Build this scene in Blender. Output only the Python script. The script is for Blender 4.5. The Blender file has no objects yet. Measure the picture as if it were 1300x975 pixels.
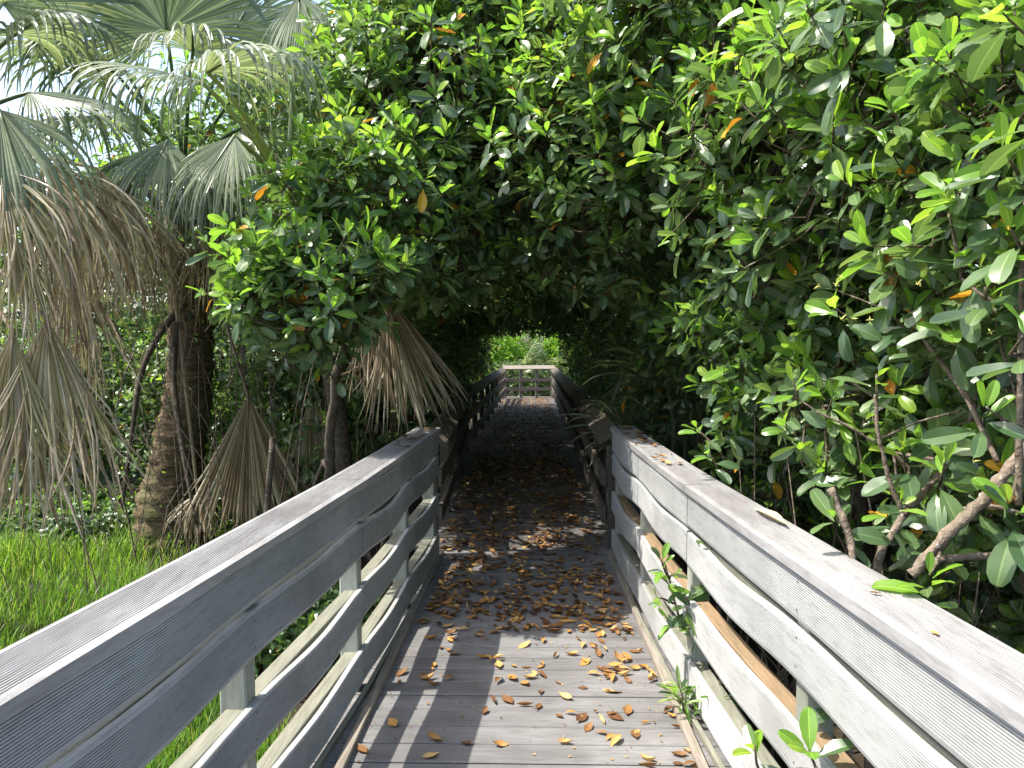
import bpy, math, random
import numpy as np
from mathutils import Vector, Matrix

# ------------------------------------------------------------------ camera, sky, sun, exposure
scene = bpy.context.scene
COL = scene.collection
EYE = 1.70
cam_d = bpy.data.cameras.new("camera")
cam_d.sensor_width = 36.0
cam_d.lens = 36.0 * 950 / 1300
cam_d.clip_start = 0.05
cam_d.clip_end = 600
cam = bpy.data.objects.new("camera", cam_d)
COL.objects.link(cam)
cam.location = (0, 0, EYE)
cam.rotation_euler = (math.radians(90 - 3.16), 0, math.radians(1.27))
scene.camera = cam

SUN_DIR = Vector((-0.60, -0.06, 1.04)).normalized()       # towards the sun
sun_el = math.asin(SUN_DIR.z)
sun_az = math.atan2(SUN_DIR.x, SUN_DIR.y)                  # clockwise from +Y
world = bpy.data.worlds.new("World")
scene.world = world
world.use_nodes = True
wn = world.node_tree
wn.nodes.clear()
sky = wn.nodes.new("ShaderNodeTexSky")
sky.sky_type = 'NISHITA'
sky.sun_disc = False
sky.sun_elevation = sun_el
sky.sun_rotation = sun_az
sky.air_density = 1.0
sky.dust_density = 3.0
sky.ozone_density = 1.0
bg = wn.nodes.new("ShaderNodeBackground")
bg.inputs[1].default_value = 0.15
wo = wn.nodes.new("ShaderNodeOutputWorld")
wn.links.new(sky.outputs[0], bg.inputs[0])
wn.links.new(bg.outputs[0], wo.inputs[0])

sun_d = bpy.data.lights.new("sun", 'SUN')
sun_d.energy = 3.3
sun_d.angle = math.radians(0.53)
sun_d.color = (1.0, 0.955, 0.88)
sun = bpy.data.objects.new("sun", sun_d)
COL.objects.link(sun)
sun.location = (-6, -2, 12)
sun.rotation_euler = SUN_DIR.to_track_quat('Z', 'Y').to_euler()

scene.view_settings.view_transform = 'Standard'
scene.view_settings.look = 'None'
scene.view_settings.gamma = 1.0
scene.view_settings.use_curve_mapping = False
scene.view_settings.exposure = 1.5
scene.render.engine = 'CYCLES'
scene.cycles.use_denoising = True
scene.cycles.max_bounces = 8
scene.cycles.diffuse_bounces = 4
scene.cycles.glossy_bounces = 3
scene.cycles.transmission_bounces = 5
scene.cycles.sample_clamp_indirect = 6.0

rng = np.random.default_rng(7)
random.seed(7)
UP = np.array([0.0, 0.0, 1.0])
GZ = -0.62                                                  # ground level; the deck top is z = 0


def P(px, py, d):
    """measured pixel of the 1300x975 photograph at distance d in front -> world point"""
    return np.array([(px - 671) / 950 * d, d, EYE - (py - 435) / 950 * d])


def nrm(v):
    v = np.asarray(v, float)
    return v / (np.linalg.norm(v, axis=-1, keepdims=True) + 1e-12)


# ------------------------------------------------------------------ materials
class NT:
    def __init__(self, name):
        self.m = bpy.data.materials.new(name)
        self.m.use_nodes = True
        self.t = self.m.node_tree
        self.t.nodes.clear()

    def n(self, kind, **kw):
        nd = self.t.nodes.new(kind)
        for k, v in kw.items():
            setattr(nd, k, v)
        return nd

    def l(self, a, b):
        self.t.links.new(a, b)

    def val(self, node, name, v):
        node.inputs[name].default_value = v

    def math(self, op, a, b=None):
        nd = self.n("ShaderNodeMath", operation=op)
        for i, x in enumerate((a, b)):
            if x is None:
                continue
            if isinstance(x, (int, float)):
                nd.inputs[i].default_value = x
            else:
                self.l(x, nd.inputs[i])
        return nd.outputs[0]

    def ramp(self, fac, stops):
        nd = self.n("ShaderNodeValToRGB")
        el = nd.color_ramp.elements
        while len(el) < len(stops):
            el.new(0.5)
        for e, (p, c) in zip(el, stops):
            e.position = p
            e.color = (*c, 1)
        self.l(fac, nd.inputs[0])
        return nd.outputs[0]

    def mix(self, fac, a, b, blend='MIX'):
        nd = self.n("ShaderNodeMix", data_type='RGBA', blend_type=blend)
        for sock, x in ((nd.inputs[0], fac), (nd.inputs[6], a), (nd.inputs[7], b)):
            if isinstance(x, (int, float)):
                sock.default_value = x
            elif isinstance(x, tuple):
                sock.default_value = (*x, 1)
            else:
                self.l(x, sock)
        return nd.outputs[2]

    def noise(self, scale, detail=3, rough=0.55, vec=None, mapping=None, out=0):
        nd = self.n("ShaderNodeTexNoise")
        nd.inputs["Scale"].default_value = scale
        nd.inputs["Detail"].default_value = detail
        nd.inputs["Roughness"].default_value = rough
        if vec is None:
            vec = self.coord()
        if mapping:
            mp = self.n("ShaderNodeMapping")
            mp.inputs["Scale"].default_value = mapping
            self.l(vec, mp.inputs[0])
            vec = mp.outputs[0]
        self.l(vec, nd.inputs[0])
        return nd.outputs[out]

    def coord(self, kind="Object"):
        return self.n("ShaderNodeTexCoord").outputs[kind]

    def pos(self):
        return self.n("ShaderNodeNewGeometry").outputs["Position"]

    def rnd(self):
        a = self.n("ShaderNodeAttribute", attribute_name="rnd").outputs["Fac"]
        o = self.n("ShaderNodeObjectInfo").outputs["Random"]
        return self.math('FRACT', self.math('ADD', a, o))

    def principled(self, color, rough=0.5, spec=0.5, bump=None, bump_strength=0.3, bump_dist=0.01):
        p = self.n("ShaderNodeBsdfPrincipled")
        if isinstance(color, tuple):
            p.inputs["Base Color"].default_value = (*color, 1)
        else:
            self.l(color, p.inputs["Base Color"])
        if isinstance(rough, (int, float)):
            p.inputs["Roughness"].default_value = rough
        else:
            self.l(rough, p.inputs["Roughness"])
        p.inputs["Specular IOR Level"].default_value = spec
        if bump is not None:
            b = self.n("ShaderNodeBump")
            b.inputs["Strength"].default_value = bump_strength
            b.inputs["Distance"].default_value = bump_dist
            self.l(bump, b.inputs["Height"])
            self.l(b.outputs[0], p.inputs["Normal"])
        return p.outputs[0]

    def out(self, shader):
        o = self.n("ShaderNodeOutputMaterial")
        self.l(shader, o.inputs["Surface"])
        return self.m


def leaf_material(name, stops, trans_mul, trans=0.35, rough=0.32, spec=0.5, back=0.5):
    """upper face glossy, underside paler and matt, light passing through"""
    t = NT(name)
    r = t.rnd()
    col = t.ramp(r, stops)
    blotch = t.noise(28, 2, vec=t.pos())
    col = t.mix(t.math('MULTIPLY', blotch, 0.35), col, t.mix(1.0, col, (0.55, 0.6, 0.5), 'MULTIPLY'))
    rb = t.n("ShaderNodeAttribute", attribute_name="rib").outputs["Fac"]
    col = t.mix(t.ramp(rb, [(0.90, (0, 0, 0)), (0.97, (0.55, 0.55, 0.55))]), col, t.mix(1.0, col, (2.6, 2.3, 2.4), 'MULTIPLY'))
    spv = t.n("ShaderNodeTexVoronoi"); spv.inputs["Scale"].default_value = 55; t.l(t.pos(), spv.inputs[0])
    spf = t.math('MULTIPLY', t.ramp(spv.outputs["Distance"], [(0.10, (1, 1, 1)), (0.17, (0, 0, 0))]), t.ramp(t.noise(6, 2, vec=t.pos()), [(0.52, (0, 0, 0)), (0.62, (0.8, 0.8, 0.8))]))
    col = t.mix(spf, col, t.mix(0.6, col, (0.16, 0.11, 0.04)))
    geo = t.n("ShaderNodeNewGeometry")
    under = t.mix(back, col, (0.20, 0.27, 0.12))
    base = t.mix(geo.outputs["Backfacing"], col, under)
    rgh = t.math('ADD', t.math('MULTIPLY', geo.outputs["Backfacing"], 0.3), rough)
    s = t.principled(base, rgh, spec)
    tr = t.n("ShaderNodeBsdfTranslucent")
    t.l(t.mix(1.0, col, trans_mul, 'MULTIPLY'), tr.inputs[0])
    mx = t.n("ShaderNodeMixShader")
    mx.inputs[0].default_value = trans
    t.l(s, mx.inputs[1])
    t.l(tr.outputs[0], mx.inputs[2])
    return t.out(mx.outputs[0])


M = {}
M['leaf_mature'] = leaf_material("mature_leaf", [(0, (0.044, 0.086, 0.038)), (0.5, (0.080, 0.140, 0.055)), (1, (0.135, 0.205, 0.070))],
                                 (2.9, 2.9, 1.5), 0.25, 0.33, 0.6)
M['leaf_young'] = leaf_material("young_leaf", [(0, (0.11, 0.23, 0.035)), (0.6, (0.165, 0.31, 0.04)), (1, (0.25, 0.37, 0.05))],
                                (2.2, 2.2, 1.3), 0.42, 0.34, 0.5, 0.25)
M['leaf_yellow'] = leaf_material("yellowing_leaf", [(0, (0.55, 0.34, 0.03)), (0.5, (0.55, 0.26, 0.025)), (1, (0.36, 0.17, 0.03))],
                                 (1.3, 1.2, 1.0), 0.30, 0.45, 0.4, 0.1)
M['leaf_light'] = leaf_material("vine_leaf", [(0, (0.09, 0.19, 0.025)), (1, (0.20, 0.34, 0.04))], (2.4, 2.4, 1.2), 0.45, 0.55, 0.25, 0.1)
M['leaf_fallen'] = leaf_material("fallen_leaf", [(0, (0.12, 0.055, 0.025)), (0.25, (0.24, 0.12, 0.045)), (0.6, (0.46, 0.24, 0.065)), (1, (0.58, 0.40, 0.16))],
                                 (1.1, 1.0, 0.9), 0.15, 0.55, 0.3, 0.15)
M['leaf_brown'] = leaf_material("brown_fallen_leaf", [(0, (0.06, 0.030, 0.018)), (0.5, (0.15, 0.070, 0.028)), (1, (0.30, 0.14, 0.045))],
                                (1.1, 1.0, 0.9), 0.10, 0.6, 0.3, 0.15)
M['grass'] = leaf_material("grass_blade", [(0, (0.045, 0.10, 0.018)), (0.3, (0.11, 0.23, 0.025)), (0.75, (0.17, 0.31, 0.036)), (0.95, (0.24, 0.35, 0.06)), (1, (0.32, 0.30, 0.14))],
                           (2.0, 2.0, 1.2), 0.42, 0.42, 0.35, 0.05)


def frond_material():
    t = NT("palm_frond")
    b = t.n("ShaderNodeAttribute", attribute_name="brown").outputs["Fac"]
    r = t.n("ShaderNodeAttribute", attribute_name="rnd").outputs["Fac"]
    green = t.ramp(r, [(0, (0.085, 0.125, 0.070)), (0.6, (0.18, 0.225, 0.125)), (1, (0.32, 0.36, 0.22))])
    dead = t.ramp(r, [(0, (0.16, 0.115, 0.075)), (0.4, (0.29, 0.22, 0.145)), (0.8, (0.42, 0.36, 0.25)), (1, (0.52, 0.48, 0.38))])
    yel = t.ramp(r, [(0, (0.20, 0.20, 0.07)), (1, (0.32, 0.28, 0.12))])
    f1 = t.n("ShaderNodeMapRange"); f1.inputs[1].default_value = 0.2; f1.inputs[2].default_value = 0.5; t.l(b, f1.inputs[0])
    f2 = t.n("ShaderNodeMapRange"); f2.inputs[1].default_value = 0.5; f2.inputs[2].default_value = 0.8; t.l(b, f2.inputs[0])
    col = t.mix(f2.outputs[0], t.mix(f1.outputs[0], green, yel), dead)
    n = t.noise(14, 3, vec=t.pos())
    col = t.mix(t.math('MULTIPLY', n, 0.5), col, t.mix(1.0, col, (0.5, 0.5, 0.5), 'MULTIPLY'))
    s = t.principled(col, 0.36, 0.5)
    tr = t.n("ShaderNodeBsdfTranslucent")
    t.l(t.mix(1.0, col, (1.9, 2.0, 1.2), 'MULTIPLY'), tr.inputs[0])
    mx = t.n("ShaderNodeMixShader"); mx.inputs[0].default_value = 0.28
    t.l(s, mx.inputs[1]); t.l(tr.outputs[0], mx.inputs[2])
    return t.out(mx.outputs[0])


M['frond'] = frond_material()


def bark_material(name, c0, c1, scale=18, spots=(0.45, 0.45, 0.42)):
    t = NT(name)
    n = t.noise(scale, 5, 0.65, vec=t.pos())
    c = t.ramp(n, [(0.3, c0), (0.7, c1)])
    l = t.noise(60, 2, vec=t.pos())
    c = t.mix(t.ramp(l, [(0.62, (0, 0, 0)), (0.72, (0.6, 0.6, 0.6))]), c, spots)
    return t.out(t.principled(c, 0.85, 0.25, t.math('ADD', n, t.math('MULTIPLY', l, 0.7)), 1.0, 0.012))


M['bark'] = bark_material("mangrove_bark", (0.075, 0.056, 0.040), (0.26, 0.205, 0.150))
M['bark_dark'] = bark_material("dark_bark", (0.05, 0.04, 0.03), (0.14, 0.11, 0.08))
M['twig'] = bark_material("twig_bark", (0.07, 0.06, 0.035), (0.17, 0.13, 0.085), 30)


def palm_trunk_material():
    t = NT("palm_trunk")
    p = t.pos()
    rings = t.noise(6, 5, 0.7, vec=p, mapping=(1.5, 1.5, 7))
    fib = t.noise(30, 4, 0.6, vec=p)
    c = t.ramp(rings, [(0.30, (0.035, 0.026, 0.017)), (0.50, (0.13, 0.095, 0.055)), (0.75, (0.29, 0.215, 0.12))])
    moss = t.noise(3.0, 3, vec=p)
    c = t.mix(t.ramp(moss, [(0.52, (0, 0, 0)), (0.68, (0.6, 0.6, 0.6))]), c, (0.10, 0.13, 0.045))
    h = t.math('ADD', rings, t.math('MULTIPLY', fib, 0.4))
    return t.out(t.principled(c, 0.9, 0.2, h, 0.9, 0.03))


M['palm_trunk'] = palm_trunk_material()


def composite(name, base, stain, lichen=0.5, along=(1, 1, 1), fine=(1, 1, 1)):
    """weathered reeded composite board: grey with long dirt streaks, faint grain and lichen specks"""
    t = NT(name)
    oi = t.n("ShaderNodeObjectInfo").outputs["Random"]
    n1 = t.noise(2.2, 6, 0.7, vec=t.pos(), mapping=along)
    n2 = t.noise(60, 3, 0.6, vec=t.pos(), mapping=fine)
    n3 = t.noise(1.3, 3, 0.6, vec=t.pos())
    c = t.mix(t.ramp(n1, [(0.40, (0, 0, 0)), (0.70, (1, 1, 1))]), base, stain)
    c = t.mix(t.math('MULTIPLY', oi, 0.35), c, t.mix(1.0, c, (0.72, 0.71, 0.70), 'MULTIPLY'))
    c = t.mix(t.ramp(n3, [(0.42, (0, 0, 0)), (0.72, (0.8, 0.8, 0.8))]), c, tuple(x * 0.62 for x in stain))
    c = t.mix(t.ramp(n2, [(0.36, (0.4, 0.4, 0.4)), (0.5, (0, 0, 0))]), c, tuple(x * 0.6 for x in stain))
    v = t.n("ShaderNodeTexVoronoi"); v.inputs["Scale"].default_value = 48; t.l(t.pos(), v.inputs[0])
    spot = t.ramp(v.outputs["Distance"], [(0.09, (1, 1, 1)), (0.15, (0, 0, 0))])
    gate = t.ramp(t.noise(2.2, 2, vec=t.pos()), [(0.5, (0, 0, 0)), (0.62, (1, 1, 1))])
    sp = t.math('MULTIPLY', t.math('MULTIPLY', spot, gate), lichen)
    c = t.mix(sp, c, (0.46, 0.48, 0.43))
    return t.out(t.principled(c, 0.6, 0.4, n2, 0.2, 0.002))


M['plank'] = composite("reeded_plank", (0.415, 0.420, 0.410), (0.325, 0.331, 0.315), 0.85, (1, 0.3, 1.5), (1, .15, 1))
M['cap'] = composite("rail_cap", (0.360, 0.357, 0.350), (0.215, 0.207, 0.198), 0.5, (3, 0.35, 1), (1, .12, 1))
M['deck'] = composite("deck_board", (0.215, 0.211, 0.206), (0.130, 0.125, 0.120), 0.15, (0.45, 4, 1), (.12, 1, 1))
M['post'] = composite("rail_post", (0.37, 0.385, 0.33), (0.24, 0.262, 0.20), 0.2, (1, 1, .4), (1, 1, .2))


def wood(name, c0, c1, along):
    t = NT(name)
    g = t.noise(9, 5, 0.7, vec=t.pos(), mapping=along)
    b = t.noise(2.5, 3, vec=t.pos())
    c = t.ramp(g, [(0.3, c0), (0.7, c1)])
    c = t.mix(t.math('MULTIPLY', b, 0.5), c, t.mix(1.0, c, (0.5, 0.5, 0.46), 'MULTIPLY'))
    return t.out(t.principled(c, 0.8, 0.25, g, 0.4, 0.004))


M['stringer'] = wood("stringer_wood", (0.15, 0.15, 0.115), (0.27, 0.27, 0.21), (6, 0.6, 6))
M['stringer_tan'] = wood("stringer_tan_wood", (0.18, 0.135, 0.08), (0.34, 0.23, 0.135), (6, 0.6, 6))
M['kerb'] = wood("kerb_wood", (0.17, 0.14, 0.11), (0.34, 0.30, 0.25), (6, 0.6, 6))
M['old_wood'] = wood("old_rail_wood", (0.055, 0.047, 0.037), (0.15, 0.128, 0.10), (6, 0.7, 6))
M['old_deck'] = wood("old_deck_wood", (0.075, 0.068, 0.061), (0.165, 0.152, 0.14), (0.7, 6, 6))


def ground_material():
    t = NT("ground_soil")
    p = t.pos()
    n = t.noise(1.2, 6, 0.65, vec=p)
    f = t.noise(25, 4, 0.6, vec=p)
    c = t.ramp(n, [(0.35, (0.020, 0.016, 0.011)), (0.65, (0.050, 0.038, 0.024))])
    c = t.mix(t.ramp(f, [(0.55, (0, 0, 0)), (0.7, (0.4, 0.4, 0.4))]), c, (0.10, 0.07, 0.04))
    return t.out(t.principled(c, 0.9, 0.2, f, 0.6, 0.03))


M['ground'] = ground_material()


def simple(name, c, rough=0.5):
    t = NT(name)
    n = t.noise(40, 2, vec=t.pos())
    return t.out(t.principled(t.mix(t.math('MULTIPLY', n, 0.5), c, tuple(x * 0.6 for x in c)), rough, 0.4))


M['flower'] = simple("pale_flower", (0.60, 0.58, 0.16))
M['pod'] = simple("seed_pod", (0.16, 0.22, 0.05))


# ------------------------------------------------------------------ objects
def empty(name, loc):
    o = bpy.data.objects.new(name, None)
    o.empty_display_size = 0.1
    COL.objects.link(o)
    o.location = tuple(float(x) for x in loc)
    return o


def tag(o, label=None, cat=None, group=None, kind=None):
    if label: o["label"] = label
    if cat: o["category"] = cat
    if group: o["group"] = group
    if kind: o["kind"] = kind
    return o


def raw_mesh(name, V, F, mats, mat_idx=None, smooth=True, attrs=None):
    """F: (m,k) int array of equal-sided faces"""
    me = bpy.data.meshes.new(name)
    V = np.asarray(V, np.float32); F = np.asarray(F, np.int32)
    m, k = F.shape
    me.vertices.add(len(V)); me.vertices.foreach_set("co", V.ravel())
    me.loops.add(m * k); me.loops.foreach_set("vertex_index", F.ravel())
    me.polygons.add(m)
    me.polygons.foreach_set("loop_start", np.arange(0, m * k, k, dtype=np.int32))
    me.polygons.foreach_set("loop_total", np.full(m, k, np.int32))
    for mt in mats: me.materials.append(mt)
    if mat_idx is not None:
        me.polygons.foreach_set("material_index", np.asarray(mat_idx, np.int32))
    me.polygons.foreach_set("use_smooth", np.full(m, smooth, bool))
    for an, av in (attrs or {}).items():
        a = me.attributes.new(an, 'FLOAT', 'POINT')
        a.data.foreach_set("value", np.asarray(av, np.float32))
    me.update(calc_edges=True)
    return me


def obj(name, me, parent=None, loc=None):
    o = bpy.data.objects.new(name, me)
    COL.objects.link(o)
    if parent is not None: o.parent = parent
    if loc is not None: o.location = tuple(float(x) for x in loc)
    return o


class MB:
    """collects quads of one mesh, in world coordinates"""
    def __init__(self):
        self.V = []; self.F = []; self.A = []; self.n = 0

    def add(self, V, F, attr=None):
        V = np.asarray(V, float)
        self.V.append(V); self.F.append(np.asarray(F, int) + self.n)
        self.n += len(V)
        if attr is not None: self.A.append(attr)

    def tube(self, pts, rad, sides=6, cap=True, wob=0.0):
        pts = np.asarray(pts, float); n = len(pts)
        rad = np.broadcast_to(np.asarray(rad, float), (n,))
        tan = nrm(np.gradient(pts, axis=0))
        ref = np.array([0.31, 0.17, 0.93]) if abs(tan[0][2]) < 0.9 else np.array([1.0, 0.2, 0.1])
        V = []
        u = nrm(np.cross(tan[0], ref))
        for i in range(n):
            u = nrm(u - tan[i] * np.dot(u, tan[i]))
            w = np.cross(tan[i], u)
            a = np.arange(sides) * 2 * math.pi / sides
            rr = rad[i] * (1 + (rng.uniform(-wob, wob, sides) if wob else 0))
            V.append(pts[i] + np.outer(np.cos(a) * rr, u) + np.outer(np.sin(a) * rr, w))
        V = np.concatenate(V)
        F = []
        for i in range(n - 1):
            for s in range(sides):
                s2 = (s + 1) % sides
                F.append((i * sides + s, i * sides + s2, (i + 1) * sides + s2, (i + 1) * sides + s))
        if cap:
            V = np.concatenate([V, pts[:1], pts[-1:]])
            c0, c1 = n * sides, n * sides + 1
            for s in range(0, sides, 2):
                F.append((c0, (s + 2) % sides, (s + 1) % sides, s))
                b = (n - 1) * sides
                F.append((c1, b + s, b + (s + 1) % sides, b + (s + 2) % sides))
        self.add(V, F)

    def box(self, lo, hi):
        x0, y0, z0 = lo; x1, y1, z1 = hi
        V = [(x0, y0, z0), (x1, y0, z0), (x1, y1, z0), (x0, y1, z0), (x0, y0, z1), (x1, y0, z1), (x1, y1, z1), (x0, y1, z1)]
        self.add(V, [(0, 3, 2, 1), (4, 5, 6, 7), (0, 1, 5, 4), (1, 2, 6, 5), (2, 3, 7, 6), (3, 0, 4, 7)])

    def beam(self, a, b, right, up, w, h, bev=0.003):
        """bevelled bar from a to b; right and up give its section axes"""
        a = np.asarray(a, float); b = np.asarray(b, float)
        prof = [(-w / 2 + bev, -h / 2), (w / 2 - bev, -h / 2), (w / 2, -h / 2 + bev), (w / 2, h / 2 - bev),
                (w / 2 - bev, h / 2), (-w / 2 + bev, h / 2), (-w / 2, h / 2 - bev), (-w / 2, -h / 2 + bev)]
        self.sweep(prof, [a, b], right, up)

    def sweep(self, prof, pts, right, up):
        """closed profile (right, up) swept along points; right/up are single vectors or one per point"""
        pts = np.asarray(pts, float); n = len(pts); k = len(prof)
        right = np.broadcast_to(np.asarray(right, float), (n, 3)); up = np.broadcast_to(np.asarray(up, float), (n, 3))
        pr = np.asarray(prof)
        V = (pts[:, None, :] + pr[None, :, 0:1] * right[:, None, :] + pr[None, :, 1:2] * up[:, None, :]).reshape(-1, 3)
        i = np.arange(n - 1)[:, None]; s = np.arange(k)[None, :]; s2 = (s + 1) % k
        F = np.stack([i * k + s, i * k + s2, (i + 1) * k + s2, (i + 1) * k + s], -1).reshape(-1, 4)
        self.add(V, F)
        # end caps as fans of quads around a centre
        for e, flip in ((0, True), (n - 1, False)):
            ring = V[e * k:(e + 1) * k]
            VV = np.concatenate([ring, ring.mean(0, keepdims=True)])
            FF = []
            for q in range(0, k - 1, 2):
                f = (k, q, q + 1, (q + 2) % k)
                FF.append(f[::-1] if flip else f)
            if k % 2: FF.append((k, k - 1, 0, 0)[:3] + (0,))
            self.add(VV, FF)

    def build(self, name, mats, parent=None, smooth=False, origin=None, attrs=None):
        V = np.concatenate(self.V); F = np.concatenate(self.F)
        if not isinstance(mats, (list, tuple)): mats = [mats]
        org = np.array(origin if origin is not None else ((0, 0, 0)), float)
        if parent is not None:
            base = WORLD.get(parent.name, np.zeros(3))
        else:
            base = np.zeros(3)
        me = raw_mesh(name, V - org, F, mats, smooth=smooth, attrs=attrs)
        o = obj(name, me, parent, org - base)
        WORLD[o.name] = org
        return o


WORLD = {}


def thing(name, loc, label, cat, group=None, kind=None):
    o = empty(name, loc)
    WORLD[o.name] = np.array(loc, float)
    return tag(o, label, cat, group, kind)


# ------------------------------------------------------------------ ground
gx = np.concatenate([np.linspace(-150, -14, 18), np.linspace(-12, 12, 61), np.linspace(14, 150, 18)])
gy = np.concatenate([np.linspace(-120, -6, 12), np.linspace(-4, 30, 86), np.linspace(34, 200, 18)])
X, Y = np.meshgrid(gx, gy, indexing='ij')
near = (np.abs(X) < 13) & (Y > -5) & (Y < 31)
Zg = GZ + np.where(near, 0.05 * np.sin(X * 1.7 + Y * 0.6) + 0.04 * np.sin(Y * 2.1 - X), 0.0) - np.where(X > 1.0, 0.12, 0.0)
nx_, ny_ = X.shape
idx = np.arange(nx_ * ny_).reshape(nx_, ny_)
Fg = np.stack([idx[:-1, :-1], idx[1:, :-1], idx[1:, 1:], idx[:-1, 1:]], -1).reshape(-1, 4)
g = obj("ground", raw_mesh("ground", np.stack([X, Y, Zg], -1).reshape(-1, 3), Fg, [M['ground']]))
tag(g, "dark muddy soil under the boardwalk and trees", "ground", kind="structure")


def ground_z(x, y):
    return GZ + 0.05 * np.sin(x * 1.7 + y * 0.6) + 0.04 * np.sin(y * 2.1 - x) - np.where(x > 1.0, 0.12, 0.0)


# ------------------------------------------------------------------ boardwalk deck
deck = thing("boardwalk", (0, 3, 0), "long straight boardwalk deck of cross boards strewn with orange leaves", "boardwalk", kind="structure")
L_PTS = [(-1.165, -1.05), (-0.985, 1.25), (-0.80, 3.55), (-0.70, 5.80)]        # inner face line of left railing (x, y)
R_PTS = [(1.055, -1.05), (0.905, 1.20), (0.740, 3.47), (0.690, 4.70), (0.662, 5.92)]


def interp(pts, y):
    xs = [p[1] for p in pts]; vs = [p[0] for p in pts]
    return float(np.interp(y, xs, vs))


BW = 0.146
y = -1.0
k = 0
while y < 23.6:
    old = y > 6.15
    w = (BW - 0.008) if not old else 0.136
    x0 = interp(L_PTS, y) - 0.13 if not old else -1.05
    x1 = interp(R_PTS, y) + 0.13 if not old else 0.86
    dz = rng.uniform(-0.0016, 0.0016) if not old else rng.uniform(-0.004, 0.004)
    th = 0.028
    tilt = rng.uniform(-0.001, 0.001)
    xs = np.linspace(x0, x1, 7)
    bow = rng.uniform(-0.0015, 0.0015) if not old else rng.uniform(-0.004, 0.004)
    prof = [(-w / 2 + 0.004, -th), (w / 2 - 0.004, -th), (w / 2, -th + 0.004), (w / 2, -0.004), (w / 2 - 0.004, 0), (0, 0), (-w / 2 + 0.004, 0), (-w / 2, -0.004)]
    pts = [(x, y + w / 2, dz + bow * math.sin((x - x0) * 2.2 + k)) for x in xs]
    b = MB(); b.sweep(prof, pts, (0, 1, tilt), (0, 0, 1))
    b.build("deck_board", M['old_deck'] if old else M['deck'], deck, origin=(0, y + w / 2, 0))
    y += BW if not old else 0.146
    k += 1
for x in (-0.72, 0.0, 0.62):
    b = MB(); b.beam((x, -1.0, -0.15), (x, 23.5, -0.15), (1, 0, 0), UP, 0.06, 0.22)
    b.build("joist", M['old_wood'], deck)
for yy in (0.9, 3.4, 5.9, 8.5, 11, 13.5, 16, 18.5, 21, 23.3):
    b = MB(); b.beam((-1.0, yy, -0.36), (0.95, yy, -0.36), (0, 1, 0), UP, 0.09, 0.18)
    b.build("cross_beam", M['old_wood'], deck)

# ------------------------------------------------------------------ near railings: sagging reeded planks on straight stringers
def reeded(h, t, n=23, depth=0.0028, m=0.008):
    """closed profile: (right, up); right<0 is the reeded face, looking inward"""
    pr = []
    for i in range(n):
        z = -h / 2 + m + (h - 2 * m) * i / n
        p = (h - 2 * m) / n
        pr += [(-t / 2, z), (-t / 2, z + p * 0.50), (-t / 2 + depth, z + p * 0.58), (-t / 2 + depth, z + p * 0.92)]
    pr += [(-t / 2, h / 2 - m), (-t / 2 + 0.002, h / 2 - 0.002), (-t / 2 + 0.005, h / 2), (t / 2, h / 2), (t / 2, -h / 2), (-t / 2 + 0.004, -h / 2)]
    return pr


PLANK_PROF = reeded(0.158, 0.024, 17, 0.0045, 0.014)
CAP_PROF = [(b, -a) for a, b in reeded(0.192, 0.036, 16, 0.004, 0.022)]              # reeded face turned upward: (right, up)


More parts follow.
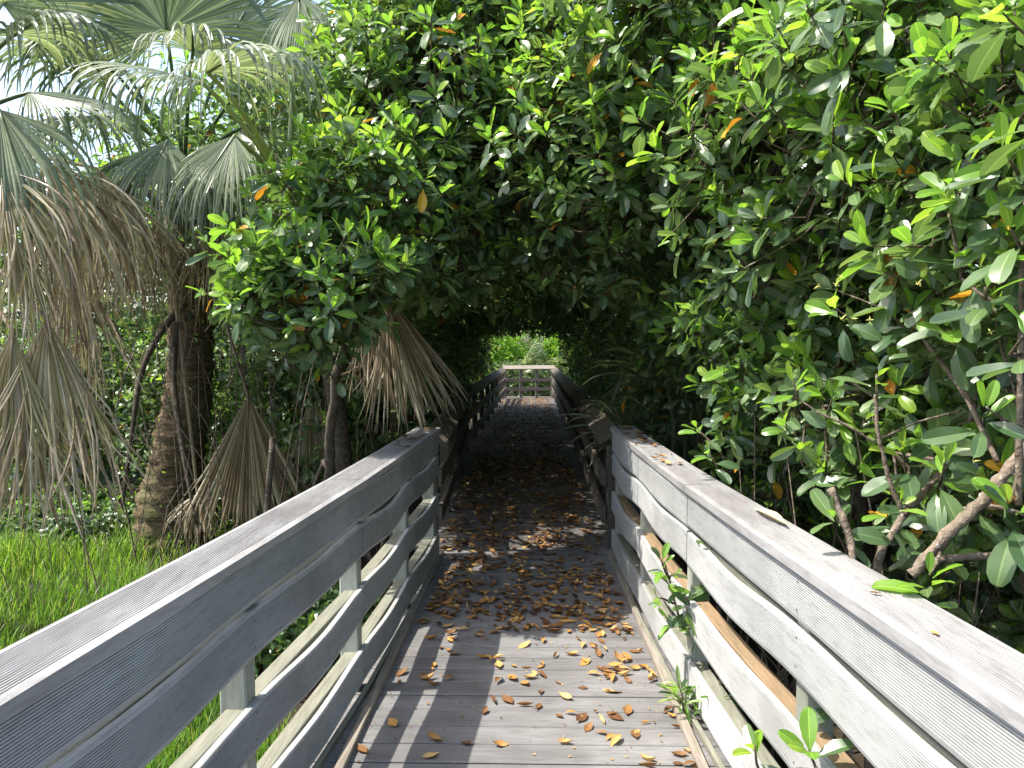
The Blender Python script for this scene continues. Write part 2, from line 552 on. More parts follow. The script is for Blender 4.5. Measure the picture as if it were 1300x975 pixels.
def near_railing(side, label, joints, posts, levels, strm, seed):
    """side -1: left of the deck, +1: right"""
    r = np.random.default_rng(seed)
    PT = L_PTS if side < 0 else R_PTS
    root = thing("railing", (interp(PT, 3.5), 3.5, 0), label, "railing")
    xin = lambda yy: interp(PT, yy)
    out = np.array([side, 0, 0.0])
    # posts behind the planks
    for yp in posts:
        x = xin(yp) + side * (0.026 + 0.044)
        b = MB()
        b.beam((x, yp, -0.55), (x, yp, 1.002), (1, 0, 0), (0, 1, 0), 0.088, 0.088, 0.006)
        b.build("post", M['post'], root, origin=(x, yp, 0))
    sc = MB()
    for yp in posts:
        for top, sg in levels:
            for k in (0.035, 0.125):
                for dy in (-0.02,):
                    a6 = np.arange(6) * math.pi / 3
                    x = xin(yp + dy) - side * 0.0012
                    sc.add(np.stack([np.full(6, x), yp + dy + 0.0045 * np.cos(a6), top - k + 0.0045 * np.sin(a6)], -1), [(0, 1, 2, 3), (0, 3, 4, 5)])
    o = sc.build("screws", M['bark_dark'], root, origin=(interp(PT, 3.5), 3.5, 0)); o["kind"] = "stuff"
    sect = list(zip(joints[:-1], joints[1:]))
    for si, (ya, yb) in enumerate(sect):
        bays = [p for p in posts if ya - 0.12 < p < yb + 0.12]
        n = 26
        ys = np.linspace(ya + 0.004, yb - 0.004, n)
        a = np.array([xin(ya), ya, 0]); c = np.array([xin(yb), yb, 0])
        d = nrm(c - a); rt = np.array([d[1], -d[0], 0]) * (1 if side > 0 else -1)     # points outward
        stops = sorted(set([ya] + bays + [yb]))
        stops = [s for i, s in enumerate(stops) if i == 0 or s - stops[i - 1] > 0.25]
        stops[-1] = yb
        for li, (top, sg) in enumerate(levels):
            sag = np.zeros(n); lat = np.zeros(n)
            for p0, p1 in zip(stops[:-1], stops[1:]):
                q = (ys >= p0) & (ys <= p1)
                tt = (ys[q] - p0) / (p1 - p0)
                L = min(1.0, (p1 - p0) / 1.15)
                sag[q] = np.sin(math.pi * tt) ** 2 * sg * r.uniform(0.7, 1.3) * L ** 2 * (0.55 if yb < 4 else 1.0)
                lat[q] = np.sin(math.pi * tt) ** 2 * r.uniform(-0.004, 0.012) * L ** 2
            dz = r.uniform(-0.012, 0.006)
            x = np.interp(ys, [ya, yb], [a[0], c[0]])
            pts = np.stack([x, ys, top - 0.079 - sag + dz], -1) + rt * (0.012) - rt * lat[:, None]
            b = MB(); b.sweep(PLANK_PROF, pts, rt, UP)
            b.build("rail_plank", M['plank'], root, origin=((a + c) / 2 + (0, 0, top - 0.07)))
            if li > 0:      # straight wooden stringer carrying the plank
                z = top - 0.014 - 0.019
                o1 = a + rt * (0.026 + 0.033); o2 = c + rt * (0.026 + 0.033)
                b = MB(); b.beam(o1 + d * 0.01 + (0, 0, z), o2 - d * 0.01 + (0, 0, z), rt, UP, 0.064, 0.038)
                b.build("stringer", strm if li == 2 else M['stringer'], root, origin=((a + c) / 2 + (0, 0, z)))
        # cap board
        m = 8
        t = np.linspace(0, 1, m)
        ov = 0.016
        cp = a[None] * (1 - t)[:, None] + c[None] * t[:, None] + rt * (0.096 - ov) + np.stack([0 * t, 0 * t, 1.024 - 0.004 * np.sin(math.pi * t) ** 2], -1)
        cp[0] += d * 0.003; cp[-1] -= d * 0.003
        b = MB(); b.sweep(CAP_PROF, cp, rt * 1.0, UP)
        b.build("rail_cap", M['cap'], root, origin=((a + c) / 2 + (0, 0, 1.024)))
        # kerb: a pale strip at the foot of the planks and a brown board on the deck edge
        b = MB(); b.beam(a - rt * 0.020 + d * .004 + (0, 0, 0.022), c - rt * 0.020 - d * .004 + (0, 0, 0.022), rt, UP, 0.022, 0.030)
        b.build("foot_strip", M['stringer'], root, origin=((a + c) / 2 + (0, 0, 0.02)))
    return root


LV = [(1.004, 0.008), (0.828, 0.026), (0.520, 0.028), (0.215, 0.022)]
left_near = near_railing(-1, "pale grey reeded railing with sagging planks beside the sunlit grass", [-1.05, 1.25, 3.55, 5.80], [-0.95, 0.1, 1.25, 2.40, 3.58, 4.72, 5.74], LV, M['stringer'], 3)
right_near = near_railing(1, "sunlit grey reeded railing with sagging planks against the mangrove branches", [-1.05, 1.20, 3.47, 4.70, 5.92], [-0.95, 0.1, 1.2, 2.30, 3.52, 4.70, 5.86], LV, M['stringer_tan'], 5)
# brown kerb boards lying along both deck edges
for nm, ax, bx in (("kerb", -0.80, -0.70), ("kerb", 0.74, 0.655)):
    b = MB()
    a = np.array([ax, -0.9, 0.0175]); c = np.array([bx, 5.95, 0.0175])
    d = nrm(c - a); rt = np.array([d[1], -d[0], 0])
    b.beam(a, c, rt, UP, 0.038, 0.033)
    b.build("kerb_board", M['kerb'], deck, origin=(a + c) / 2)

# ------------------------------------------------------------------ far railings: old wood with slanted caps
def far_railing(line, side, label, seed, gap=1.5, mat='old_wood', n_levels=((0.60, 0.14), (0.29, 0.14))):
    r = np.random.default_rng(seed)
    p0 = np.array([line[0][0], line[0][1], 0])
    root = thing("railing", p0, label, "railing")
    for si in range(len(line) - 1):
        a = np.array([*line[si], 0.0]); c = np.array([*line[si + 1], 0.0])
        L = np.linalg.norm(c - a); d = (c - a) / L
        rt = np.array([d[1], -d[0], 0]) * side                     # outward
        zo = -0.03 * si
        nb = max(1, int(round(L / gap)))
        for i in range(nb + 1):
            q = a + d * (0.06 + (L - 0.12) * i / nb) + rt * 0.05
            b = MB(); b.beam(q + (0, 0, -0.55), q + (0, 0, 0.86 + zo), rt, d, 0.09, 0.09, 0.006)
            b.build("post", M[mat], root, origin=q)
        ns = max(1, int(round(L / 3.2)))
        for s in range(ns):
            f0 = a + d * (L * s / ns + 0.004); f1 = a + d * (L * (s + 1) / ns - 0.004)
            for z, h in n_levels:
                zz = z + r.uniform(-0.012, 0.012) + zo
                t = np.linspace(0, 1, 9)
                sg = 0.02 * np.sin(math.pi * t * 2) ** 2
                pts = f0 + (f1 - f0) * t[:, None] - rt * 0.018 + np.stack([0 * t, 0 * t, zz - sg], -1)
                w, hh = 0.034, h
                prof = [(-w / 2, -hh / 2 + .004), (-w / 2 + .004, -hh / 2), (w / 2 - .004, -hh / 2), (w / 2, -hh / 2 + .004), (w / 2, hh / 2 - .004), (w / 2 - .004, hh / 2), (-w / 2 + .004, hh / 2), (-w / 2, hh / 2 - .004)]
                b = MB(); b.sweep(prof, pts, rt, UP)
                b.build("rail_plank", M[mat], root, origin=(f0 + f1) / 2 + (0, 0, zz))
            # slanted cap, tipped towards the deck
            ang = math.radians(32)
            cr = rt * math.cos(ang) + UP * math.sin(ang); cu = -rt * math.sin(ang) + UP * math.cos(ang)
            zc = 0.93 + r.uniform(-0.008, 0.008) + zo
            b = MB(); b.beam(f0 + rt * 0.02 + (0, 0, zc), f1 + rt * 0.02 + (0, 0, zc), cr, cu, 0.20, 0.036, 0.004)
            b.build("rail_cap", M[mat], root, origin=(f0 + f1) / 2 + (0, 0, zc))
    return root


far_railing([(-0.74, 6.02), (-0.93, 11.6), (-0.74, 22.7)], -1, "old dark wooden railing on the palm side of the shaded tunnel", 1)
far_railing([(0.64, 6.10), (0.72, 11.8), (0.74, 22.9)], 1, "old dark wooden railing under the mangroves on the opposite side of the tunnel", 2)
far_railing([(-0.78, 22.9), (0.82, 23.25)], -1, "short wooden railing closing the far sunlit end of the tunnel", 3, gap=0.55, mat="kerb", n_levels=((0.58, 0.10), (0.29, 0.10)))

# ------------------------------------------------------------------ leaves
def leaf_template(hi=True, fold=0.22, curl=0.16, wide=0.40, prof=None):
    """leaf of length 1 along +Y, upper face +Z; returns V, F(tri)"""
    if hi:
        us = np.array([0.0, 0.09, 0.30, 0.58, 0.82, 0.955, 1.0])
        ws = np.array([0.016, 0.09, 0.37, 0.50, 0.42, 0.235, 0.0]) * wide * 1.02
    else:
        us = np.array([0.0, 0.55, 1.0]); ws = np.array([0.02, 0.5, 0.0]) * wide
    V = []
    for u, w in zip(us, ws):
        z = -curl * (u - 0.15) ** 2 * (1 if curl > 0 else -1) if False else -curl * (u ** 2)
        yv = u * (1 - 0.25 * abs(curl) * u)
        wv = 0.02 * math.sin(u * 9 + fold * 20)
        V += [(-w, yv, z + fold * w + wv), (0, yv, z), (0, yv, z - 0.0005), (w, yv, z + fold * w - wv)]
    V = np.array(V); F = []
    for i in range(len(us) - 1):
        b = 4 * i
        F += [(b, b + 1, b + 5), (b, b + 5, b + 4), (b + 2, b + 3, b + 7), (b + 2, b + 7, b + 6)]
    F = np.array(F)
    # drop the zero-area triangles at the tip
    keep = []
    for f in F:
        p = V[f]
        keep.append(np.linalg.norm(np.cross(p[1] - p[0], p[2] - p[0])) > 1e-6)
    return V, F[np.array(keep)]


TEMPL_HI = [leaf_template(True, f, c, w) for f, c, w in ((0.25, 0.10, 0.40), (0.40, 0.22, 0.38), (0.15, 0.30, 0.44), (0.50, -0.08, 0.36))]
TEMPL_LO = [leaf_template(False, 0.3, 0.15, 0.42), leaf_template(False, 0.45, 0.25, 0.38)]


def rib(TV):
    pat = [0, 1, 0] if len(TV) == 21 else [0, 1, 1, 0]
    return np.tile(pat, len(TV) // len(pat)).astype(float)


def leaves_mesh(name, pos, mats3, size, cls, templ, mats, extra_rnd=None):
    """pos (n,3); mats3 (n,3,3) columns x,y,z; cls material index; one joined mesh"""
    n = len(pos)
    var = rng.integers(0, len(templ), n)
    Vs, Fs, Mi, Rn, Rb = [], [], [], [], []
    base = 0
    rn = rng.random(n) if extra_rnd is None else extra_rnd
    for v, (TV, TF) in enumerate(templ):
        q = np.where(var == v)[0]
        if len(q) == 0: continue
        W = np.einsum('nij,kj->nki', mats3[q], TV) * size[q][:, None, None] + pos[q][:, None, :]
        F = TF[None] + (np.arange(len(q)) * len(TV))[:, None, None] + base
        Vs.append(W.reshape(-1, 3)); Fs.append(F.reshape(-1, 3))
        Mi.append(np.repeat(cls[q], len(TF))); Rn.append(np.repeat(rn[q], len(TV))); Rb.append(np.tile(rib(TV), len(q)))
        base += len(q) * len(TV)
    return raw_mesh(name, np.concatenate(Vs), np.concatenate(Fs), mats, np.concatenate(Mi), True, {"rnd": np.concatenate(Rn), "rib": np.concatenate(Rb)})


LEAF_MATS = [M['leaf_mature'], M['leaf_young'], M['leaf_yellow']]
SINGLE = {}
for c in range(3):
    for v, (TV, TF) in enumerate(TEMPL_HI):
        SINGLE[c, v] = raw_mesh("leaf", TV, TF, [LEAF_MATS[c]], None, True, {"rnd": np.full(len(TV), 0.1 * v), "rib": rib(TV)})


def rosettes(tips, axes, young, nl=(7, 10), size=(0.095, 0.14), yellow=0.02):
    """opposite leaves whorled on each shoot tip -> pos, mats, size, cls"""
    T = np.asarray(tips, float); A = nrm(np.asarray(axes, float)); yg = np.asarray(young, float)
    N = len(T); cnt = rng.integers(nl[0], nl[1], N); K = nl[1] - 1
    i = np.arange(K)[None, :].repeat(N, 0)
    f = i / np.maximum(1, cnt - 1)[:, None]
    use = i < cnt[:, None]
    ref = np.where((np.abs(A[:, 0]) < 0.8)[:, None], np.array([1.0, 0, 0]), np.array([0, 1.0, 0]))
    e1 = nrm(np.cross(A, ref)); e2 = np.cross(A, e1)
    tau = np.radians(14 + 92 * np.clip(f, 0, 1) ** 0.8 + rng.uniform(-10, 10, (N, K)))
    ph = rng.uniform(0, 6.28, N)[:, None] + i * math.pi / 2 + math.pi * (i % 2) + (i // 2) * 0.9 + rng.uniform(-0.25, 0.25, (N, K))
    r = e1[:, None] * np.cos(ph)[..., None] + e2[:, None] * np.sin(ph)[..., None]
    ct, st = np.cos(tau)[..., None], np.sin(tau)[..., None]
    a = A[:, None]
    l = nrm(a * ct + r * st - UP * (0.35 * f * rng.uniform(0.2, 1.2, (N, K)))[..., None])
    nn = a * st - r * ct
    nn = nrm(nn - l * (nn * l).sum(-1, keepdims=True))
    roll = rng.normal(0, 0.35, (N, K))[..., None]
    w = np.cross(l, nn)
    nn2 = nn * np.cos(roll) + w * np.sin(roll)
    w2 = np.cross(l, nn2)
    s = rng.uniform(size[0], size[1], N)[:, None] * (0.72 + 0.4 * np.minimum(1, f * 2)) * rng.uniform(0.72, 1.2, (N, K))
    p = T[:, None] - a * (0.05 * f + 0.01 * (i // 2))[..., None] + l * 0.012
    u1, u2, u3 = rng.random((3, N, K))
    y_ = yg[:, None]
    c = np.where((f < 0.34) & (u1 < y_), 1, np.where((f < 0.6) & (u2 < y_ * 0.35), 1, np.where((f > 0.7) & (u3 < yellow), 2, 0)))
    mt = np.stack([w2, l, nn2], -1)
    return p[use], mt[use], s[use], c[use]


def batch_tubes(pts, rad, sides):
    """pts (N,n,3) -> vertices and quads of N thin tubes"""
    N, n, _ = pts.shape
    t = nrm(pts[:, -1] - pts[:, 0])
    ref = np.where((np.abs(t[:, 2]) < 0.9)[:, None], np.array([0.31, 0.17, 0.93]), np.array([1.0, 0.2, 0.1]))
    u = nrm(np.cross(t, ref)); w = np.cross(t, u)
    a = np.arange(sides) * 2 * math.pi / sides
    ring = np.cos(a)[None, :, None] * u[:, None] + np.sin(a)[None, :, None] * w[:, None]
    V = pts[:, :, None, :] + ring[:, None] * np.asarray(rad)[None, :, None, None]
    b = np.arange(n - 1)[:, None] * sides; q = np.arange(sides)[None]; q2 = (q + 1) % sides
    F = np.stack([b + q, b + q2, b + sides + q2, b + sides + q], -1).reshape(-1, 4)
    F = F[None] + (np.arange(N) * n * sides)[:, None, None]
    return V.reshape(-1, 3), F.reshape(-1, 4)


ZB = {}          # coarse depth map of all mangrove leaves: which ones the photograph's side of the tree shows
ALL_TREES = []


def keepout(p):
    x, y, z = p[:, 0], p[:, 1], p[:, 2]
    inside = (np.abs(x + 0.03) < np.where(y < 6, 0.80, np.where(y < 12, 0.92, 0.84))) & (z < np.where(y < 9, 2.02, np.where(y < 14, 1.93, 1.84))) & (y < 24)           # the walkway
    inside |= (y < 6.3) & (np.abs(x) < 1.15) & (z < np.where(x > 0.6, 1.09, 1.2)) & (y > -1)                             # over the near railings
    inside |= (np.linalg.norm(p - np.array([0, 0, EYE]), axis=1) < 1.45)
    inside |= (y < 3.5) & (np.abs(x) < 0.62) & (z < 3.2)
    inside |= z < GZ + 0.15
    return inside


def tree(name, label, base, trunk_pts, blobs, hi=True, mats=None, size=(0.095, 0.14), young=1.0, yellow=0.035, nl=(7, 10),
         trunk_r=0.07, bark='bark', roots=0, group=None, twigs=True, shell=(0.62, 1.05), cat="tree", seed=1, kids=True, limb_r=0.028, up_bias=0.75, backs=0.5):
    """blobs: (centre, radii, n_rosettes)"""
    base = np.array(base, float)
    root = thing(name, base, label, cat, group)
    trunk_pts = np.array(trunk_pts, float)
    b = MB()
    n = len(trunk_pts)
    # smooth trunk
    tt = np.linspace(0, n - 1, n * 5)
    tp = np.stack([np.interp(tt, np.arange(n), trunk_pts[:, i]) for i in range(3)], -1)
    tp[1:-1] = (tp[:-2] + tp[1:-1] * 2 + tp[2:]) / 4
    tp += rng.normal(0, 0.012, tp.shape)
    b.tube(tp, np.linspace(trunk_r, trunk_r * 0.5, len(tp)), 8, wob=0.08)
    b.build("trunk", M[bark], root, smooth=True, origin=base)
    tw = MB()
    tips, axes, yg = [], [], []
    for (c, R, nr) in blobs:
        c = np.array(c, float); R = np.array(R, float)
        br = MB()
        j = np.argmin(np.linalg.norm(tp - c, axis=1))
        s = tp[j]
        mid = (s + c) / 2 + rng.normal(0, 0.10, 3) + UP * 0.12
        lp = np.array([s, (s + mid) / 2 + rng.normal(0, .04, 3), mid, (mid + c) / 2 + rng.normal(0, .05, 3), c])
        br.tube(lp, np.linspace(limb_r, limb_r * 0.6, 5), 6, wob=0.08)
        ends = []
        for _ in range(9):
            d = nrm(rng.normal(0, 1, 3) + UP * 0.25)
            e = c + d * R * rng.uniform(0.5, 0.8)
            if keepout(e[None])[0]: continue
            m = (c + e) / 2 + rng.normal(0, 0.07, 3)
            br.tube([c, m, e], [limb_r * 0.5, limb_r * 0.36, limb_r * 0.22], 5)
            ends += [m, e]
        ends = np.array(ends + [c])
        br.build("branch", M[bark], root, smooth=True, origin=base)
        d = nrm(rng.normal(0, 1, (nr * 2, 3)))
        rad = rng.uniform(shell[0], shell[1], nr * 2)
        # lumpy outline
        lump = 1 + 0.16 * np.sin(d[:, 0] * 5 + c[0] * 9) * np.sin(d[:, 1] * 6 + c[1] * 7) + 0.12 * np.sin(d[:, 2] * 8 + c[2] * 5)
        p = c + d * R * (rad * lump)[:, None]
        # fewer on the side away from the walkway
        away = (d[:, 1] > 0.25) & (rng.random(len(d)) < 1 - backs)
        ok = ~keepout(p) & ~away
        p = p[ok][:nr]; dd = d[ok][:nr]; rr = rad[ok][:nr]
        ax = nrm(dd * 0.55 + UP * up_bias + rng.normal(0, 0.28, p.shape))
        tips += list(p); axes += list(ax)
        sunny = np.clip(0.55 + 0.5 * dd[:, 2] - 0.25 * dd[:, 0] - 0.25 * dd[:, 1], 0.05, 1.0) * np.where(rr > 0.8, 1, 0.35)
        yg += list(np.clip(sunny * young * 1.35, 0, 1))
        if twigs:
            e = ends[np.argmin(np.linalg.norm(ends[None] - p[:, None], axis=2), axis=1)]
            m = p - ax * 0.14 + (e - p) * 0.25
            tv, tf = batch_tubes(np.stack([p, m, (m + e) / 2 + rng.normal(0, .03, p.shape), e], 1), [0.0032, 0.0045, 0.006, 0.008], 4 if hi else 3)
            tw.add(tv, tf)
    if twigs and tw.n: tw.build("twigs", M['twig'], root, smooth=True, origin=base)
    if roots:
        for i in range(roots):
            a = rng.uniform(0, 6.28); R = rng.uniform(0.35, 0.95); h = rng.uniform(0.4, 1.2)
            s = base + np.array([0, 0, h]) + (tp[2] - tp[0]) * 0.3
            e = base + np.array([math.cos(a) * R, math.sin(a) * R, -0.1])
            m1 = s * 0.6 + e * 0.4 + UP * 0.22
            m2 = s * 0.25 + e * 0.75 + UP * 0.15 + np.array([math.cos(a), math.sin(a), 0]) * 0.08
            rb = MB(); t4 = np.linspace(0, 1, 10)[:, None]
            cur = (1 - t4) ** 3 * s + 3 * (1 - t4) ** 2 * t4 * m1 + 3 * (1 - t4) * t4 ** 2 * m2 + t4 ** 3 * e
            if (keepout(cur) & (cur[:, 2] > -.1)).any(): continue
            rb.tube(cur, np.linspace(0.02, 0.012, 10), 6)
            rb.build("prop_root", M[bark], root, smooth=True, origin=base)
    pos, mt, sz, cl = rosettes(tips, axes, yg, nl, size, yellow)
    ko = keepout(pos)
    pos, mt, sz, cl = pos[~ko], mt[~ko], sz[~ko], cl[~ko]
    ALL_TREES.append(dict(root=root, pos=pos, mt=mt, sz=sz, cl=cl, hi=hi, mats=mats or LEAF_MATS, kids=kids, base=base))
    return root


# ---- the mangroves that arch over the near end
tree("mangrove_tree", "mangrove with large glossy leaves leaning over the sunlit railing, nearest the camera", (2.05, 2.75, GZ - .1),
     [(2.05, 2.75, GZ - .15), (1.95, 2.75, 0.4), (1.85, 2.85, 1.2), (1.95, 3.0, 2.0), (2.2, 3.2, 3.0)],
     [((1.80, 2.60, 2.15), (0.70, 0.75, 0.75), 230), ((1.60, 3.15, 2.75), (0.75, 0.7, 0.80), 260), ((2.35, 3.1, 1.75), (0.8, 0.75, 0.65), 130),
      ((2.2, 2.35, 1.35), (0.6, 0.7, 0.5), 110), ((2.7, 3.4, 3.1), (1.0, 0.9, 0.9), 260), ((1.55, 2.15, 2.3), (0.42, 0.5, 0.62), 140), ((2.6, 3.5, 0.75), (0.8, 0.8, 0.6), 130),
      ((1.62, 2.75, 1.25), (0.42, 0.5, 0.32), 70), ((1.45, 3.5, 1.45), (0.34, 0.5, 0.34), 60)], trunk_r=0.045, roots=5, seed=1, size=(0.092, 0.135))
tree("mangrove_tree", "tall mangrove behind the sunlit railing whose crown reaches over the tunnel mouth", (2.3, 4.9, GZ - .1),
     [(2.3, 4.9, GZ - .15), (2.2, 4.9, 0.5), (2.0, 4.9, 1.5), (1.8, 4.8, 2.6), (1.6, 4.8, 3.6)],
     [((1.60, 3.95, 2.75), (0.95, 0.85, 1.05), 430), ((1.15, 4.65, 3.55), (1.05, 0.85, 0.95), 430), ((1.65, 4.9, 2.15), (0.85, 0.9, 0.85), 310),
      ((2.7, 4.3, 3.9), (1.3, 1.2, 1.2), 380), ((2.6, 4.7, 1.9), (1.1, 1.0, 0.8), 260), ((0.55, 5.15, 3.10), (0.8, 0.75, 0.80), 310), ((1.45, 4.35, 1.55), (0.45, 0.6, 0.4), 120),
      ((2.9, 4.9, 0.7), (1.0, 0.9, 0.7), 200), ((1.7, 5.3, 0.6), (.45, .7, .6), 110), ((1.3, 4.2, 4.5), (1.2, .8, .8), 240)],
     trunk_r=0.06, roots=9, seed=2, size=(0.095, 0.142))
tree("mangrove_tree", "dense mangrove crown arching high across the middle of the tunnel mouth", (2.15, 7.3, GZ - .1),
     [(2.15, 7.3, GZ - .15), (2.05, 7.3, 0.6), (1.85, 7.1, 1.7), (1.2, 6.7, 2.8), (0.5, 6.5, 3.8)],
     [((0.2, 5.9, 3.10), (1.05, 0.85, 0.95), 420), ((-0.55, 6.2, 3.7), (1.15, 0.9, 1.15), 430), ((0.7, 6.2, 4.5), (1.5, 1.0, 1.0), 400),
      ((2.6, 6.2, 5.0), (1.6, 1.2, 1.1), 380), ((-0.4, 6.7, 5.2), (1.4, 1.0, 1.0), 320), ((1.5, 6.3, 2.2), (0.7, 0.8, 0.9), 240), ((3.6, 6.0, 2.6), (1.2, 1.2, 1.4), 240)],
     trunk_r=0.05, roots=8, seed=3, bark='bark_dark', size=(0.095, 0.14))
tree("mangrove_tree", "mangrove with a low leafy lobe hanging over the railing on the palm side", (-1.75, 6.3, GZ),
     [(-1.75, 6.3, GZ - .05), (-1.7, 6.25, 0.5), (-1.55, 6.0, 1.4), (-1.3, 5.9, 2.4), (-1.1, 5.9, 3.4)],
     [((-1.32, 4.65, 2.08), (0.62, 0.46, 0.44), 230), ((-1.02, 5.1, 2.65), (0.72, 0.6, 0.62), 270), ((-0.78, 5.6, 3.40), (0.76, 0.75, 0.80), 310),
      ((-0.90, 6.2, 4.4), (0.80, 0.85, 1.0), 300), ((-0.75, 5.7, 2.5), (0.6, 0.6, 0.5), 160), ((-1.75, 6.9, 2.6), (.6, .5, .9), 150)],
     trunk_r=0.05, roots=6, seed=4, bark='bark_dark', size=(0.095, 0.145))

# ---- the mangroves that make the dark tunnel
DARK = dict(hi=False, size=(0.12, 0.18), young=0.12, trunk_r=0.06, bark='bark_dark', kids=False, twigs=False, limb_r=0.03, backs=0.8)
tl = ["behind the lobed mangrove where the palm side of the tunnel begins", "over the bend of the old palm side railing", "past the bend on the palm side of the tunnel",
      "halfway along the palm side of the tunnel", "deep in the tunnel on the palm side", "near the far mouth of the tunnel on the palm side", "framing the far mouth of the tunnel on the palm side"]
tr = ["behind the first arching mangrove on the opposite side of the tunnel", "over the old railing opposite the bend", "past the cap break of the opposite railing",
      "halfway along the opposite side of the tunnel", "deep in the tunnel on the opposite side", "near the far mouth of the tunnel opposite the palms", "framing the far mouth of the tunnel opposite the palms"]
for i, yy in enumerate((8.1, 10.1, 12.0, 13.9, 15.8, 17.6, 19.3)):
    for side, words in ((-1, tl), (1, tr)):
        bx = side * rng.uniform(1.6, 2.0)
        by = yy + rng.uniform(-.3, .3)
        nn = 430
        if i == 6: by = yy
        tree("mangrove_tree", "dark shaded mangrove " + words[i], (bx, by, GZ),
             [(bx, by, GZ - .05), (bx * 0.95, by, 0.6), (bx * .85, by, 1.6), (bx * .65, by, 2.6), (bx * .5, by, 3.4)],
             [((side * 0.85, by, 2.95), (1.15, 1.45, 1.0), nn), ((side * 1.95, by, 1.55), (1.15, 1.35, 1.5), nn), ((side * 2.6, by, 3.6), (1.3, 1.4, 1.2), nn),
              ((side * 1.25, by + .3, 4.6), (1.5, 1.4, 0.9), 220)][:4 if i < 6 else 2],
             roots=4, group="mangroves of the tunnel", seed=10 + i, **DARK)

ul = [(3.3, 4.0, "low shaded mangrove bush behind the nearest mangrove, under its crown"), (4.3, 5.4, "shaded mangrove bush low beyond the sunlit railing near the picture edge"), (2.9, 6.4, "shaded mangrove bush behind the prop roots of the tall mangrove"),
      (4.9, 7.6, "deep shaded bush well beyond the sunlit railing"), (2.6, 8.3, "dark bush between the tall mangrove and the tunnel palmettos"), (-2.9, 8.7, "dark bush behind the small folded dead fan"), (-4.4, 9.3, "dark bush at the grass edge behind the leaning palm trunk"),
      (-0.7, 24.4, "low dark bush just behind the far railing on the palm side"), (0.8, 24.7, "low dark bush just behind the far railing on the mangrove side"),       (-2.0, 5.5, "low dark plants in the shade beside the railing under the lobed mangrove"), (-5.3, 8.5, "low dark weeds fringing the grass behind the hanging frond"), (-6.9, 8.6, "low dark weeds fringing the grass at the picture edge"),
      (-5.9, 9.2, "dark bush at the grass edge behind the big hanging frond"), (-7.4, 9.6, "dark bush at the far corner of the grass")]
for i, (x, yy, lab) in enumerate(ul):
    tree("bush", lab, (x, yy, GZ), [(x, yy, GZ - .1), (x, yy, 0.0), (x + .1, yy, 1.0)],
         [((x, yy, 0.55), (1.0, 0.75, 1.15), 420), ((x + .3, yy + .3, 1.5), (0.9, 0.7, 0.8), 200)] if not lab.startswith("low dark") else [((x, yy, 0.1), (1.0, 0.45, 0.85), 420)] if yy > 20 else [((x, yy, -0.38), (0.95, 0.7, 0.42), 360)], seed=90 + i, cat="bush", hi=False, size=(0.10, 0.15), young=0.25, trunk_r=0.04, bark='bark_dark', kids=False, twigs=False, limb_r=0.02, backs=0.5)

# ---- taller trees further back that close the view
BACK = dict(hi=False, kids=False, twigs=False, bark='bark_dark', trunk_r=0.12, limb_r=0.05, backs=0.6)
bt = [(-3.6, 11.0, "dense dark tree behind the cabbage palm", 0.5, 6.0), (-6.2, 13.5, "leafy tree behind the hanging dead fronds", 0.7, 5.9), (-9.5, 13.0, "broad tree at the edge of the picture beyond the grass", 0.6, 5.6),
      (-3.8, 15.5, "tall tree rising over the palm side of the tunnel", 0.6, 8.5), (3.6, 10.0, "tall tree rising behind the mangroves of the sunlit railing", 0.6, 7.4), (6.4, 8.5, "broad tree far behind the branches beyond the sunlit railing", 0.7, 6.6),
      (3.2, 14.5, "tall tree rising over the middle of the tunnel roof", 0.5, 9.0), (-0.5, 11.0, "high crown showing between the arching mangroves and the palm", 0.6, 7.6)]
for i, (x, yy, lab, yg, top) in enumerate(bt):
    c = top - 1.6
    bl = [((x, yy, c), (2.1, 1.5, 1.6), 330), ((x - 1.1, yy - .5, c - 1.3), (1.5, 1.2, 1.3), 230), ((x + 1.1, yy - .3, c - 1.1), (1.5, 1.2, 1.3), 230)]
    if i not in (7,): bl.append(((x, yy, max(0.9, c - 2.9)), (1.7, 1.2, 1.3), 230))
    bx = x if i != 7 else -1.9
    tree("broadleaf_tree", lab, (bx, yy, GZ), [(bx, yy, GZ - .05), (bx + .1, yy, 1.0), ((bx + x) / 2, yy, 2.2), (x, yy, c), (x + .1, yy, top - .6)], bl,
         size=(0.16, 0.24), young=yg, yellow=0.01, seed=40 + i, **BACK)
# sunlit greenery beyond the far end
fl = [(-1.6, 25.6, "bright shrub behind the far railing on the palm side", 2.3), (0.2, 26.6, "bright shrub behind the middle of the far railing", 2.9), (1.9, 25.6, "bright shrub behind the far railing on the mangrove side", 2.7),
      (-3.0, 29.0, "pale tree well beyond the far railing", 5.5), (1.5, 30.0, "tall pale tree well beyond the far railing", 6.0)]
for i, (x, yy, lab, top) in enumerate(fl):
    tree("shrub", lab, (x, yy, GZ), [(x, yy, GZ - .05), (x, yy, 0.6), (x + .1, yy, top * 0.6)],
         [((x, yy, top * 0.55), (1.3, 0.9, top * 0.5), 700), ((x + .6, yy - .3, top * 0.3), (0.9, 0.7, top * .33), 160)], size=(0.11, 0.17), young=1.0, mats=[M['leaf_light'], M['leaf_young'], M['leaf_yellow']],
         hi=False, kids=False, twigs=False, trunk_r=0.05, limb_r=.03, cat="shrub", bark='bark_dark', seed=60 + i)
